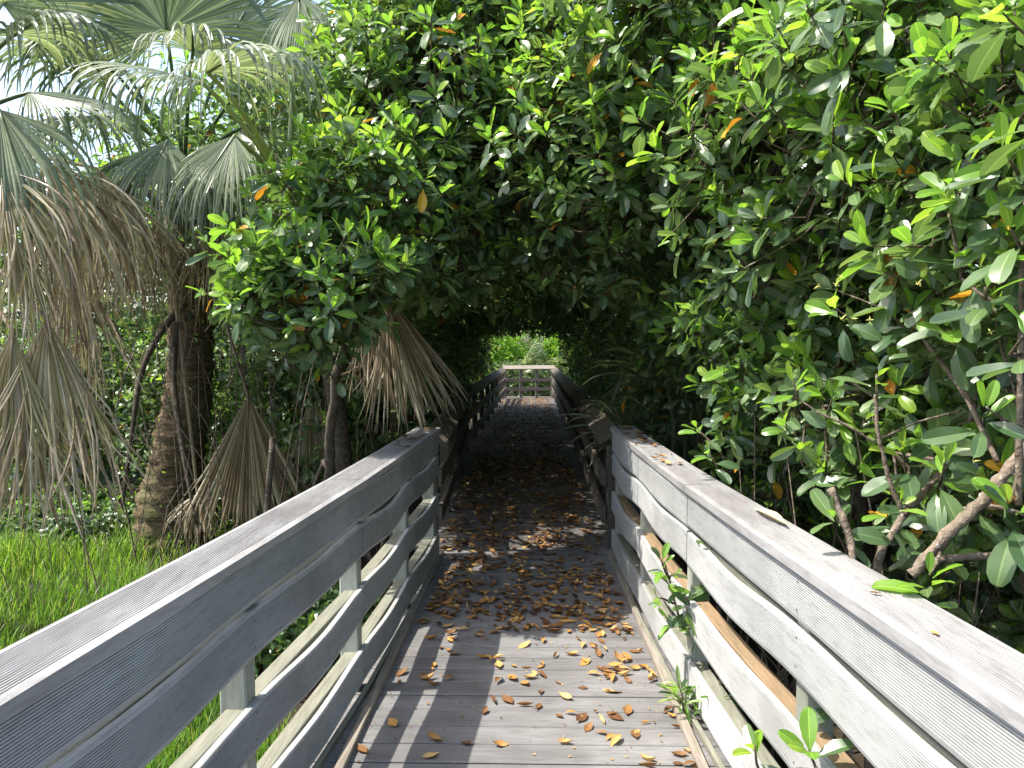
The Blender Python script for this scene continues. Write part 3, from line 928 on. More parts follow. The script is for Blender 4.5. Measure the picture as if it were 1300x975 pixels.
# sunlit vine-hung shrubs behind the palm trunk
sl = [(-5.1, 10.3, "bright green shrub showing behind the leaning palm trunk", 1.9), (-6.6, 10.0, "bright shrub behind the big hanging frond", 1.7), (-2.6, 9.2, "low green shrub in the gap beside the folded dead fan", 1.1), (-8.4, 10.6, "pale shrub at the edge of the grass", 2.0)]
for i, (x, yy, lab, top) in enumerate(sl):
    tree("shrub", lab, (x, yy, GZ), [(x, yy, GZ - .05), (x, yy, 0.3), (x + .1, yy, top * 0.6)],
         [((x, yy, top * 0.45), (0.95, 0.6, top * 0.6), 320)], size=(0.06, 0.10), young=0.9, mats=[M['leaf_light'], M['leaf_young'], M['leaf_yellow']],
         hi=False, kids=False, twigs=True, trunk_r=0.03, limb_r=.015, cat="shrub", bark='bark_dark', seed=70 + i)

# ---- write the crowns: the leaves that show largest become leaf parts, the others one crown mesh
S = 4
H, W_ = 975 // S, 1300 // S
zb = np.full((H, W_), 1e9)
for T in ALL_TREES:
    p = T['pos'] + T['mt'][:, :, 1] * (T['sz'] * 0.5)[:, None]
    d = p[:, 1]
    ok = d > 0.3
    u = np.where(ok, 671 + p[:, 0] / np.maximum(d, .3) * 950, -99); v = np.where(ok, 435 - (p[:, 2] - EYE) / np.maximum(d, .3) * 950, -99)
    T['u'], T['v'], T['d'] = u, v, d
    inside = (u > 0) & (u < 1300 - 1) & (v > 0) & (v < 975 - 1)
    T['in'] = inside
    for du in (-6, 0, 6):
        for dv in (-5, 0, 5):
            iu = np.clip(((u + du) // S).astype(int), 0, W_ - 1); iv = np.clip(((v + dv) // S).astype(int), 0, H - 1)
            np.minimum.at(zb, (iv[inside], iu[inside]), d[inside])
for T in ALL_TREES:
    pos, mt, sz, cl = T['pos'], T['mt'], T['sz'], T['cl']
    single = np.zeros(len(pos), bool)
    if T['kids']:
        iu = np.clip((T['u'] // S).astype(int), 0, W_ - 1); iv = np.clip((T['v'] // S).astype(int), 0, H - 1)
        vis = T['in'] & (T['d'] < zb[iv, iu] + 0.10)
        score = np.where(vis, sz / np.maximum(T['d'], .3), 0)
        top = np.argsort(-score)[:300]
        single[top[score[top] > 0]] = True
        for i in np.where(single)[0]:
            o = bpy.data.objects.new("leaf", SINGLE[int(cl[i]), int(rng.integers(0, len(TEMPL_HI)))])
            COL.objects.link(o)
            o.parent = T['root']
            m = Matrix(np.array(mt[i] * sz[i]).tolist()).to_4x4()
            m.translation = Vector(pos[i] - T['base'])
            o.matrix_local = m
    q = ~single
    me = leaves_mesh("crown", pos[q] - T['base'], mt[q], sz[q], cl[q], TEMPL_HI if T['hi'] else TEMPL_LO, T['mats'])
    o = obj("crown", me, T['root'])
    o["kind"] = "stuff"

# ------------------------------------------------------------------ palms
def frond(root, hub, crown, axis, normal, R, spread=150, nseg=44, join=0.42, droop=0.6, brown=0.0, fold=0.25, seed=0, tipbrown=0.25, name="frond", petiole=True, label=None, layers=1, messy=0.03, taper=2.4):
    """fan leaf: pleated segments joined near the hub, free and drooping further out, on a stalk from the crown"""
    r = np.random.default_rng(seed)
    hub = np.array(hub, float); axis = nrm(axis); normal = np.array(normal, float)
    normal = nrm(normal - axis * np.dot(normal, axis)); side = np.cross(axis, normal)
    sp = math.radians(spread) / 2
    dth = 2 * sp / nseg
    NR = 11
    S = nseg * layers
    lay = np.arange(S) // nseg
    th0 = -sp + (np.arange(S) % nseg + 0.5) * dth
    th = th0 + np.where(lay > 0, r.normal(0, dth * 0.6, S), 0)
    L = R * (1 - 0.28 * (np.abs(th0) / max(sp, 1.2)) ** 2) * r.uniform(0.86, 1.08, S)
    nl = normal[None] + np.where(lay > 0, r.uniform(-.7, .7, S), 0)[:, None] * side[None]
    nl = nrm(nl - axis * (nl @ axis)[:, None]); sl = np.cross(axis[None], nl)
    d = axis[None] * np.cos(th)[:, None] + sl * np.sin(th)[:, None]
    d = nrm(d + (lay * 0.18)[:, None] * normal[None] * r.uniform(-1, 1, S)[:, None])
    rn = r.random(S); bt = r.uniform(-0.18, 0.18, S); dr = droop * r.uniform(0.6, 1.4, S); tw = r.normal(0, 0.35 + messy * 3, S)
    jf = join * (1 - 0.25 * np.abs(th0) / sp) * r.uniform(0.9, 1.1, S)
    stray = r.normal(0, messy, (S, 3)); kink = r.random(S) < 0.18 * (1 if droop > 0.5 else .4); kf = r.uniform(0.45, 0.8, S)
    p = np.repeat(hub[None], S, 0)
    V = np.zeros((S, NR, 3, 3)); BR = np.zeros((S, NR, 3)); RN = np.zeros((S, NR, 3))
    down = np.array([0, 0, -1.0])
    for i in range(NR):
        f = i / (NR - 1)
        if i:
            p = p + d * (L / (NR - 1))[:, None]
            over = np.maximum(0, f - jf * 0.8)
            bend = dr * (over * 0.75 + 0.02) + np.where(kink & (np.abs(f - kf) < 0.06), 1.3, 0)
            d = nrm(d + down * bend[:, None] + stray * (f > jf)[:, None] + np.cos(th0 * 2)[:, None] * 0.01 * normal)
        full = jf * L * math.tan(dth / 2) * 1.03
        wdt = np.where(f <= jf, f * L * math.tan(dth / 2) * 1.03, full * (1 + 0.25 * np.clip((f - jf) * 3, 0, 1)) * np.clip(1 - (np.maximum(0, f - jf) / (1 - jf)) ** taper, 0, 1))
        wdt = np.maximum(wdt, 0.0006)[:, None]
        nn = nrm(nl - d * (nl * d).sum(1, keepdims=True) + 1e-5 * sl)
        w = np.cross(d, nn)
        ro = (tw * np.maximum(0, f - jf) * 2)[:, None]
        w, nn = w * np.cos(ro) + nn * np.sin(ro), nn * np.cos(ro) - w * np.sin(ro)
        h = fold * wdt * 2 * (1 if f < join else 0.7)
        V[:, i, 0] = p - w * wdt - nn * h * 0.5; V[:, i, 1] = p + nn * h * 0.5; V[:, i, 2] = p + w * wdt - nn * h * 0.5
        BR[:, i] = (brown + bt * (0.3 + brown) + tipbrown * max(0, f - 0.6) * 2.2)[:, None]; RN[:, i] = rn[:, None]
    q = np.arange(NR - 1)[:, None] * 3
    TF = np.concatenate([q + np.array([[0, 1, 4, 3]]), q + np.array([[1, 2, 5, 4]])])
    F = (TF[None] + (np.arange(S) * NR * 3)[:, None, None]).reshape(-1, 4)
    me = raw_mesh(name, V.reshape(-1, 3) - hub, F, [M['frond']], None, False, {"brown": np.clip(BR.ravel(), 0, 1), "rnd": RN.ravel()})
    o = obj(name, me, root, hub - WORLD[root.name])
    WORLD[o.name] = hub
    if label: o["label"] = label
    if petiole:
        c = np.array(crown, float)
        t = np.linspace(0, 1, 9)[:, None]
        m = (c + hub) / 2 + UP * 0.10 * np.linalg.norm(hub - c) * (1 if brown < 0.6 else 0.25)
        pts = (1 - t) ** 2 * c + 2 * (1 - t) * t * m + t ** 2 * hub
        pts = np.concatenate([pts, hub + axis * R * np.array([[0.10], [0.25], [0.42]])])
        rad = np.concatenate([np.linspace(0.026, 0.015, 9), [0.011, 0.007, 0.002]])
        b = MB(); b.tube(pts, rad, 5)
        n = b.n
        b.build("petiole", M['frond'], o, smooth=True, origin=hub, attrs={"brown": np.full(n, min(1, brown * 1.1 + 0.1)), "rnd": np.full(n, r.random())})
    return o


V3 = lambda *a: np.array(a, float)
DEAD = dict(layers=2, messy=0.09, fold=0.45, taper=3.5, tipbrown=0)
# cabbage palm with the leaning trunk
base = P(205, 700, 8.1); base[2] = float(ground_z(base[0], base[1])) - 0.05
cab = thing("cabbage_palm", base, "cabbage palm with thick leaning ringed trunk and skirt of dead fronds", "palm tree")
ctr = [base, P(205, 640, 8.1), P(218, 580, 8.15), P(231, 520, 8.2), P(238, 460, 8.25), P(240, 400, 8.3), P(238, 330, 8.35), P(232, 270, 8.4)]
ctr = np.array(ctr)
t = np.linspace(0, len(ctr) - 1, 90)
tp = np.stack([np.interp(t, np.arange(len(ctr)), ctr[:, i]) for i in range(3)], -1)
for _ in range(3): tp[1:-1] = (tp[:-2] + 2 * tp[1:-1] + tp[2:]) / 4
f = np.linspace(0, 1, 90)
rad = np.interp(f, [0, 0.10, 0.28, 0.5, 0.8, 1], [0.40, 0.33, 0.27, 0.245, 0.23, 0.25]) * (1 + 0.03 * np.sin(np.arange(90) * 1.9) + rng.normal(0, 0.022, 90))
b = MB(); b.tube(tp, rad, 26, wob=0.085); b.build("trunk", M['palm_trunk'], cab, smooth=True, origin=base)
# climbing leaves on the trunk
vt, va = [], []
for i in range(90):
    k = int(rng.integers(5, 70)); a = rng.uniform(0, 6.28); rd = np.array([math.cos(a), math.sin(a), 0])
    vt.append(tp[k] + rd * (rad[k] + .03)); va.append(rd + UP * .3)
lp_, lm_, ls_, lc_ = rosettes(vt, va, np.full(len(vt), .5), (2, 5), (.06, .10), 0.0)
vo = obj("climbing_vine", leaves_mesh("climbing_vine", lp_ - base, lm_, ls_, lc_, TEMPL_LO, [M['leaf_mature'], M['leaf_light'], M['leaf_yellow']]), cab); vo["kind"] = "stuff"
# old leaf bases at the trunk top
top = ctr[-1]
for i in range(18):
    a = i * 2.4 + rng.uniform(-.3, .3); z = rng.uniform(-0.75, 0.25)
    s = top + np.array([math.cos(a) * 0.2, math.sin(a) * 0.2, z]); e = s + np.array([math.cos(a) * 0.22, math.sin(a) * 0.22, rng.uniform(.15, .38)])
    b = MB(); b.tube([s, (s + e) / 2 + UP * .03, e], [0.055, 0.045, 0.03], 6, wob=.15); b.build("leaf_base", M['bark_dark'], cab, smooth=True, origin=s)
crown = P(235, 225, 8.35)
# living fans (hub, crown, axis, normal, radius, spread, segments, join, droop, brown)
frond(cab, P(217, 45, 7.0), crown, V3(0.05, -0.25, 1), V3(0, 0.9, 0.3), 1.25, 260, 62, 0.62, 0.25, 0.02, seed=1, label="green fan frond seen from beneath")
frond(cab, P(150, 95, 6.8), crown, V3(-0.85, -0.3, 0.25), V3(0.25, 0.3, 0.95), 1.15, 160, 46, 0.42, 1.3, 0.05, seed=3, tipbrown=.12)
frond(cab, P(165, 150, 7.2), crown, V3(-0.8, -0.2, -0.05), V3(0.0, -0.3, 0.95), 1.2, 150, 46, 0.45, 0.9, 0.03, seed=5)
frond(cab, P(300, 50, 8.4), crown, V3(0.35, 0.3, 0.9), V3(-0.1, 0.8, 0.3), 1.25, 200, 50, 0.5, 0.6, 0.03, seed=6)
frond(cab, P(120, 30, 8.0), crown, V3(-0.5, 0.2, 0.9), V3(0.1, 0.8, 0.4), 1.25, 200, 50, 0.5, 0.6, 0.03, seed=16)
frond(cab, P(190, 195, 7.3), crown, V3(-0.55, -0.5, -0.45), V3(-0.3, -0.6, 0.6), 1.1, 130, 42, 0.42, 1.6, 0.06, seed=7)
frond(cab, P(262, 200, 7.3), crown, V3(0.25, -0.4, -0.75), V3(0.3, -0.8, 0.3), 1.15, 100, 38, 0.4, 1.2, 0.10, seed=8)
frond(cab, P(215, 180, 7.0), crown, V3(-0.1, -0.5, -0.8), V3(0.0, -0.8, 0.4), 1.1, 110, 38, 0.4, 1.3, 0.08, seed=17)
frond(cab, P(310, 165, 7.6), crown, V3(0.7, -0.2, -0.4), V3(0.1, -0.6, 0.7), 1.1, 130, 42, 0.42, 1.5, 0.06, seed=18)
frond(cab, P(95, 75, 7.2), crown, V3(-0.6, -0.4, 0.1), V3(0.1, -0.3, 0.95), 1.15, 160, 44, 0.42, 1.6, 0.05, seed=51, tipbrown=.1)
frond(cab, P(250, 70, 6.6), crown, V3(0.3, -0.7, 0.1), V3(0.1, -0.4, 0.95), 1.0, 150, 42, 0.42, 2.0, 0.05, seed=52, tipbrown=.1)
frond(cab, P(330, 95, 7.4), crown, V3(0.7, -0.2, 0.2), V3(-0.1, -0.3, 0.95), 1.1, 150, 42, 0.42, 1.8, 0.05, seed=53, tipbrown=.1)
frond(cab, P(130, 150, 7.8), crown, V3(-0.9, 0.0, -0.3), V3(-0.2, -0.4, 0.8), 1.2, 130, 40, 0.42, 1.3, 0.06, seed=54)
# dead skirt
frond(cab, P(165, 225, 7.4), crown, V3(-0.12, -0.2, -1), V3(0, -1, 0.2), 1.45, 62, 34, 0.35, 0.8, 0.95, seed=9, label="dead brown frond hanging straight down", **DEAD)
frond(cab, P(262, 255, 7.8), crown, V3(0.15, -0.1, -1), V3(0.3, -1, 0.1), 1.3, 52, 30, 0.35, 0.8, 0.98, seed=10, **DEAD)
frond(cab, P(205, 270, 7.7), crown, V3(-0.25, -0.1, -1), V3(-0.3, -1, 0.1), 1.2, 48, 28, 0.35, 0.8, 0.9, seed=11, **DEAD)
frond(cab, P(120, 250, 7.9), crown, V3(-0.35, -0.1, -1), V3(-0.3, -1, 0.1), 1.5, 55, 32, 0.35, 0.8, 0.97, seed=19, **DEAD)
frond(cab, P(311, 503, 7.0), crown + V3(.1, -.2, -.3), V3(0.04, -0.12, -1), V3(0.15, -1, 0.1), 1.22, 60, 30, 0.80, 0.05, 0.95, 0.65, seed=12, tipbrown=0, taper=4, label="folded dead fan frond with pale ragged edge")
frond(cab, P(392, 505, 7.6), crown + V3(.2, -.1, -.3), V3(0.15, -0.1, -1), V3(0.2, -1, 0.1), 0.75, 52, 22, 0.75, 0.05, 0.95, 0.65, seed=13, tipbrown=0, taper=4, label="small folded dead fan frond")
frond(cab, P(243, 630, 7.3), crown + V3(-.1, -.3, -.2), V3(-0.05, -0.3, -1), V3(0.0, -1, 0.2), 0.52, 110, 20, 0.4, 0.9, 0.98, seed=14, label="small shrivelled dead frond at the trunk foot", **DEAD)
# bare grey stalks leaning off the crown
for pts in ([P(232, 385, 7.9), P(200, 420, 7.6), P(172, 470, 7.4), P(158, 560, 7.3), P(143, 650, 7.3)], [P(220, 410, 7.7), P(213, 480, 7.5), P(226, 580, 7.3), P(240, 670, 7.2)],
            [P(300, 330, 7.9), P(305, 420, 7.4), P(309, 500, 7.1)], [P(265, 400, 8.0), P(330, 430, 7.8), P(380, 480, 7.6)]):
    b = MB(); pts = np.array(pts); tt = np.linspace(0, len(pts) - 1, 14)
    q = np.stack([np.interp(tt, np.arange(len(pts)), pts[:, i]) for i in range(3)], -1); q[1:-1] = (q[:-2] + q[1:-1] * 2 + q[2:]) / 4
    b.tube(q, np.linspace(0.045, 0.018, 14), 6, wob=.06); b.build("dead_stalk", M['bark_dark'], cab, smooth=True, origin=q[0])

# nearer palm at the picture's edge
base = np.array([-4.7, 5.6, float(ground_z(-4.7, 5.6)) - .05])
pal = thing("fan_palm", base, "fan palm at the edge over the grass with big half dead hanging fronds", "palm tree")
b = MB(); tq = np.linspace(base, base + V3(0.15, 0.1, 4.0), 40); b.tube(tq, 0.19 * (1 + 0.04 * np.sin(np.arange(40) * 2.0)), 16, wob=.04); b.build("trunk", M['palm_trunk'], pal, smooth=True, origin=base)
crown = base + V3(0.15, 0.1, 3.9)
frond(pal, P(20, 50, 5.2), crown, V3(0.72, -0.2, 0.25), V3(-0.2, -0.3, 0.9), 0.95, 190, 46, 0.45, 2.2, 0.05, seed=21, tipbrown=.1, label="green frond with long pale drooping tips")
frond(pal, P(-30, 20, 5.0), crown, V3(0.45, -0.5, 0.4), V3(-0.2, -0.5, 0.8), 0.95, 170, 42, 0.45, 2.0, 0.03, seed=22)
frond(pal, P(40, 120, 5.8), crown, V3(0.9, 0.2, -0.1), V3(0.1, -0.4, 0.9), 1.05, 160, 44, 0.45, 1.3, 0.04, seed=23)
frond(pal, P(10, 10, 6.4), crown, V3(0.6, 0.4, 0.8), V3(-0.1, 0.8, 0.3), 1.15, 210, 50, 0.5, 0.6, 0.03, seed=24)
frond(pal, P(0, 140, 5.2), crown, V3(0.35, -0.2, -0.7), V3(0.2, -0.8, 0.4), 1.15, 110, 38, 0.42, 1.4, 0.05, seed=31)
frond(pal, P(55, 205, 5.6), crown, V3(0.55, -0.1, -0.75), V3(0.4, -0.8, 0.4), 1.25, 84, 36, 0.38, 1.3, 0.85, seed=25, label="brown frond spilling down in long strips", **DEAD)
frond(pal, P(0, 215, 5.1), crown, V3(0.5, -0.2, -0.7), V3(0.5, -0.7, 0.4), 1.1, 80, 34, 0.4, 1.2, 0.66, 0.35, seed=26, tipbrown=.5, layers=2, messy=.05, taper=3)
frond(pal, P(125, 215, 6.2), crown, V3(0.25, -0.1, -0.95), V3(0.2, -1, 0.2), 1.2, 66, 34, 0.36, 1.0, 0.95, seed=27, **DEAD)
frond(pal, P(90, 215, 6.6), crown, V3(0.05, -0.1, -0.95), V3(0.2, -1, 0.2), 1.35, 66, 34, 0.36, 1.0, 0.95, seed=32, **DEAD)
frond(pal, P(52, 405, 5.0), crown + V3(0, -.2, -.4), V3(0.10, -0.12, -1), V3(0.3, -1, 0.15), 1.48, 58, 36, 0.40, 0.35, 0.74, 0.4, seed=28, tipbrown=.8, layers=2, messy=.075, taper=3.5, label="large hanging frond, green at heart with pale brown strips")
frond(pal, P(8, 420, 4.9), crown + V3(0, -.2, -.4), V3(-0.03, -0.1, -1), V3(0.0, -1, 0.15), 1.3, 52, 32, 0.40, 0.35, 0.60, 0.4, seed=29, tipbrown=.7, layers=2, messy=.075, taper=3.5)
frond(pal, P(80, 320, 6.2), crown + V3(0, 0, -.3), V3(0.15, 0.0, -1), V3(0.0, -1, 0.15), 1.3, 54, 30, 0.38, 0.6, 0.97, seed=30, **DEAD)
frond(pal, P(15, 300, 4.9), crown + V3(0, -.2, -.3), V3(0.25, -0.1, -1), V3(0.2, -1, 0.15), 0.8, 50, 26, 0.38, 0.8, 0.6, 0.4, seed=33, tipbrown=.6, layers=2, messy=.05, taper=3)

# palm in the thicket whose tan dead fan hangs at the tunnel mouth
base = np.array([-1.80, 7.4, GZ - .05])
pal2 = thing("fan_palm", base, "slim palm hidden in the thicket with a tan dead fan hanging by the tunnel mouth", "palm tree")
b = MB(); tq = base + np.linspace(0, 1, 30)[:, None] * V3(0, 0, 3.7) + (np.linspace(0, 1, 30)[:, None] ** 2) * V3(-.25, -1.0, 0); b.tube(tq, 0.085 * (1 + 0.04 * np.sin(np.arange(30) * 2.0)), 12, wob=.05); b.build("trunk", M['bark_dark'], pal2, smooth=True, origin=base)
crown = base + V3(-0.25, -1.0, 3.65)
frond(pal2, P(490, 372, 5.9), crown, V3(0.30, -0.12, -0.95), V3(0.5, -1, 0.1), 1.10, 50, 34, 0.5, 0.25, 0.93, 0.5, seed=41, tipbrown=0, layers=2, messy=.03, taper=3.5, label="tan dead fan frond hanging by the tunnel mouth")
frond(pal2, P(470, 385, 6.3), crown, V3(0.10, -0.1, -1), V3(0.1, -1, 0.1), 0.85, 48, 26, 0.45, 0.25, 0.97, seed=42, **DEAD)
frond(pal2, P(385, 5, 6.2), crown, V3(0.05, -0.2, -0.6), V3(-0.2, -0.9, 0.4), 0.85, 110, 34, 0.4, 1.6, 0.04, seed=43)
frond(pal2, P(268, 96, 4.6), crown, V3(0.85, -0.30, 0.30), V3(-0.2, -0.15, 0.95), 0.95, 180, 40, 0.40, 2.6, 0.06, seed=2, tipbrown=.10, label="pale arching green frond with drooping tips")
frond(pal2, P(262, 110, 5.1), crown, V3(-0.75, -0.5, 0.10), V3(0.15, -0.2, 0.95), 0.95, 150, 42, 0.42, 1.7, 0.06, seed=45, tipbrown=.1)
frond(pal2, P(300, 175, 5.8), crown, V3(-0.2, -0.4, -0.6), V3(-0.1, -0.8, 0.5), 0.95, 110, 38, 0.42, 1.3, 0.06, seed=46)

# dark palmetto inside the tunnel
def palmetto(base, label, n, R, hubs, seed, name="palmetto"):
    r = np.random.default_rng(seed)
    base = np.array(base, float)
    root = thing(name, base, label, "palm")
    b = MB(); b.tube([base - UP * .1, base + UP * 0.15, base + UP * 0.35], [0.09, 0.08, 0.05], 8, wob=.1); b.build("stem", M['bark_dark'], root, smooth=True, origin=base)
    for i in range(n):
        a = 6.28 * i / n + r.uniform(-.3, .3); h = r.uniform(*hubs); o = r.uniform(0.15, 0.5)
        hub = base + V3(math.cos(a) * o, math.sin(a) * o, h)
        ax = V3(math.cos(a) * .7, math.sin(a) * .7, r.uniform(0.4, 1.2))
        if keepout(hub[None])[0]: continue
        frond(root, hub, base + UP * .25, ax, V3(-math.cos(a), -math.sin(a), .8), R * r.uniform(.8, 1.1), 170, 26, 0.3, 0.5, 0.02, seed=seed * 50 + i)
    return root


palmetto((1.55, 7.4, GZ), "dark palmetto with long narrow blades beside the tunnel railing", 11, 1.05, (1.0, 2.1), 5)
palmetto((1.9, 9.8, GZ), "dark palmetto further in beside the tunnel railing", 8, 0.85, (1.0, 2.3), 6)
palmetto((-1.8, 9.4, GZ), "dark palmetto behind the tan dead fan", 8, 0.8, (0.9, 2.2), 7)
palmetto((-0.35, 24.6, GZ), "sunlit palmetto just beyond the far railing", 10, 0.8, (0.9, 1.9), 8)
palmetto((0.9, 25.0, GZ), "bright palmetto beyond the corner of the far railing", 10, 0.8, (0.9, 2.1), 9)

# ------------------------------------------------------------------ grass
n = 95000
gxx = -1.15 - 6.6 * rng.random(n) ** 1.15; gyy = 0.2 + 9.2 * rng.random(n)
dist = np.hypot(gxx, gyy)
keep = (gyy < 8.9 + 0.4 * np.sin(gxx * 3)) & (dist > 1.0) & (gyy > -gxx * 1.25 - 0.9)
keep &= ~((gyy > 4.6 + 0.3 * np.sin(gxx * 5)) & (gxx > -2.7 + 0.2 * np.sin(gyy * 4)))
patch = np.sin(gxx * 1.9 + 1.3 * np.sin(gyy * 1.4)) * np.sin(gyy * 1.6 - gxx * .7)
keep &= rng.random(n) < np.clip(0.9 + 0.5 * patch, .45, 1)
gxx, gyy = gxx[keep], gyy[keep]; n = len(gxx)
clump = 0.5 + 0.5 * np.sin(gxx * 3.1 + np.sin(gyy * 2.3) * 1.7) * np.sin(gyy * 2.7 + gxx)
hh = rng.uniform(0.08, 0.30, n) * (0.45 + 0.85 * clump) * np.where(gyy > 6, 1.25, 1)
aa = rng.uniform(0, 6.28, n); ln = rng.uniform(0.05, 0.55, n) * hh * 1.3; wd = rng.uniform(0.0028, 0.0055, n)
bx, by = np.cos(aa), np.sin(aa)
z0 = ground_z(gxx, gyy) - 0.01
lv = np.array([0, 0.45, 0.8, 1.0])
V = np.zeros((n, 7, 3))
for i, f in enumerate(lv):
    cx = gxx + bx * ln * f ** 2; cy = gyy + by * ln * f ** 2; cz = z0 + hh * (f - 0.18 * f ** 3 * (ln / hh))
    ww = wd * (1 - 0.5 * f)
    if i < 3:
        V[:, 2 * i] = np.stack([cx - by * ww, cy + bx * ww, cz], -1); V[:, 2 * i + 1] = np.stack([cx + by * ww, cy - bx * ww, cz], -1)
    else:
        V[:, 6] = np.stack([cx, cy, cz], -1)
TF = np.array([(0, 1, 3), (0, 3, 2), (2, 3, 5), (2, 5, 4), (4, 5, 6)])
F = (TF[None] + (np.arange(n) * 7)[:, None, None]).reshape(-1, 3)
gr = obj("grass", raw_mesh("grass", V.reshape(-1, 3), F, [M['grass']], None, True, {"rnd": np.repeat(np.clip(0.45 * clump + 0.55 * rng.random(n) - 0.25 * (gyy > 6.8), 0, 1), 7)}))  # back part of the grass coloured darker: palm shade put into the tint
tag(gr, "bright green grass growing along the boardwalk below the palms", "grass", kind="stuff")

# ------------------------------------------------------------------ fallen leaves on the deck
def curled(bend, fold, wide, twist, lift):
    us = np.linspace(0, 1, 7); ws = np.array([0.03, 0.22, 0.42, 0.50, 0.42, 0.24, 0.0]) * wide
    V = []; y_ = z_ = 0; ang = -bend / 2
    for i, (u, w) in enumerate(zip(us, ws)):
        if i: y_ += math.cos(ang) / 6; z_ += math.sin(ang) / 6; ang += bend / 6
        tw = twist * (u - .5)
        for s in (-1, 0, 1):
            V.append((s * w * math.cos(fold) * math.cos(tw), y_, z_ + abs(s) * w * math.sin(fold) + s * w * math.sin(tw)))
    V = np.array(V); V[:, 2] -= V[:, 2].min(); V[:, 2] += lift
    F = []
    for i in range(6):
        a = 3 * i
        F += [(a, a + 1, a + 4), (a, a + 4, a + 3), (a + 1, a + 2, a + 5), (a + 1, a + 5, a + 4)]
    F = [f for f in F if np.linalg.norm(np.cross(V[f[1]] - V[f[0]], V[f[2]] - V[f[0]])) > 1e-6]
    V[:, 1] -= 0.45
    return V, np.array(F)


CURL = [curled(0.9, 0.4, 0.52, 0.6, 0.0), curled(1.6, 0.6, 0.52, -0.8, 0.0), curled(0.5, 0.2, 0.52, 0.3, 0.0), curled(2.2, 0.9, 0.44, 0.9, 0), curled(-0.8, 0.45, 0.38, 0.5, 0.0), curled(1.2, 1.1, 0.44, 0.2, 0)]
FALL = [raw_mesh("fallen_leaf", V_, F_, [M['leaf_fallen']], None, True, {"rnd": np.zeros(len(V_)), "rib": rib(V_)}) for V_, F_ in CURL]


def leafspots(n, y0, y1, dens):
    out = []
    while len(out) < n:
        yv = rng.uniform(y0, y1)
        xl = (interp(L_PTS, yv) + 0.10) if yv < 6 else (-0.74 if yv < 8 else -0.8); xr = (interp(R_PTS, yv) - 0.08) if yv < 6 else 0.62
        xv = rng.uniform(xl, xr)
        if rng.random() < dens(xv, yv): out.append((xv, yv))
    return np.array(out)


def dens(x, y):
    if y < 3.6: return 0.10 + 0.5 * max(0, x - .1)
    if y < 4.3: return 0.25 + 0.9 * max(0, x)
    patch = 0.5 + 0.5 * math.sin(x * 7 + y * 3) * math.sin(y * 4.3 - x * 4)
    return 0.35 + 0.65 * patch


c0 = leafspots(210, 3.0, 5.6, lambda x, y: dens(x, y))
c1 = c0[rng.integers(0, len(c0), 60)] + rng.normal(0, 0.08, (60, 2))
sp = np.concatenate([leafspots(30, 2.7, 3.8, dens), c0, c1])
sp[:, 0] = [min(max(x, interp(L_PTS, yv) + .12), interp(R_PTS, yv) - .1) for x, yv in sp]
for (x, yv) in sp:
    o = bpy.data.objects.new("fallen_leaf", FALL[int(rng.integers(0, len(FALL)))])
    COL.objects.link(o)
    s = rng.uniform(0.045, 0.105)
    o.location = (x, yv, 0.004)
    o.rotation_euler = (rng.normal(0, .12), rng.normal(0, .15), rng.uniform(0, 6.28))
    o.scale = (s, s, s)
    tag(o, "curled orange brown leaf fallen on the near grey deck boards", "fallen leaf", "fallen leaves on the near deck")
sp = np.concatenate([leafspots(2000, 4.3, 11, lambda x, y: dens(x, y) ** 1.0), leafspots(2000, 9, 22.8, lambda x, y: 0.4 + .6 * dens(x, y))])
big = len(sp)
sp = np.concatenate([sp, leafspots(700, 2.8, 8, lambda x, y: 0.4 + 0.6 * abs(x))])
n = len(sp); yaw = rng.uniform(0, 6.28, n); tl_ = rng.normal(0, .15, n)
mt = np.zeros((n, 3, 3)); mt[:, 0, 0] = np.cos(yaw); mt[:, 1, 0] = np.sin(yaw); mt[:, 0, 1] = -np.sin(yaw); mt[:, 1, 1] = np.cos(yaw); mt[:, 2, 1] = tl_; mt[:, 2, 2] = 1
me = leaves_mesh("fallen_leaves", np.stack([sp[:, 0], sp[:, 1], np.full(n, 0.006)], -1), mt, np.where(np.arange(n) < big, rng.uniform(0.04, 0.10, n), rng.uniform(0.006, 0.022, n)), (rng.random(n) < 0.5).astype(int), CURL, [M['leaf_brown'], M['leaf_fallen']])
tag(obj("fallen_leaves", me), "carpet of small brown leaves and crumbs along the deck into the tunnel", "leaf litter", kind="stuff")

# ------------------------------------------------------------------ leaning bare branches beyond the sunlit railing
def branch_thing(label, chains, name="bare_branch", bark='bark', cat="branch"):
    base = np.array(chains[0][0][0], float)
    root = thing(name, base, label, cat)
    for pts, r0, r1 in chains:
        pts = np.array(pts); m = max(12, len(pts) * 7); tt = np.linspace(0, len(pts) - 1, m)
        q = np.stack([np.interp(tt, np.arange(len(pts)), pts[:, i]) for i in range(3)], -1)
        for _ in range(2): q[1:-1] = (q[:-2] + q[1:-1] * 2 + q[2:]) / 4
        q += rng.normal(0, r0 * 0.10, q.shape)
        b = MB(); b.tube(q, np.linspace(r0, r1, m) * (1 + rng.normal(0, .09, m)), 8, wob=.12); b.build("limb", M[bark], root, smooth=True, origin=q[0])
    return root


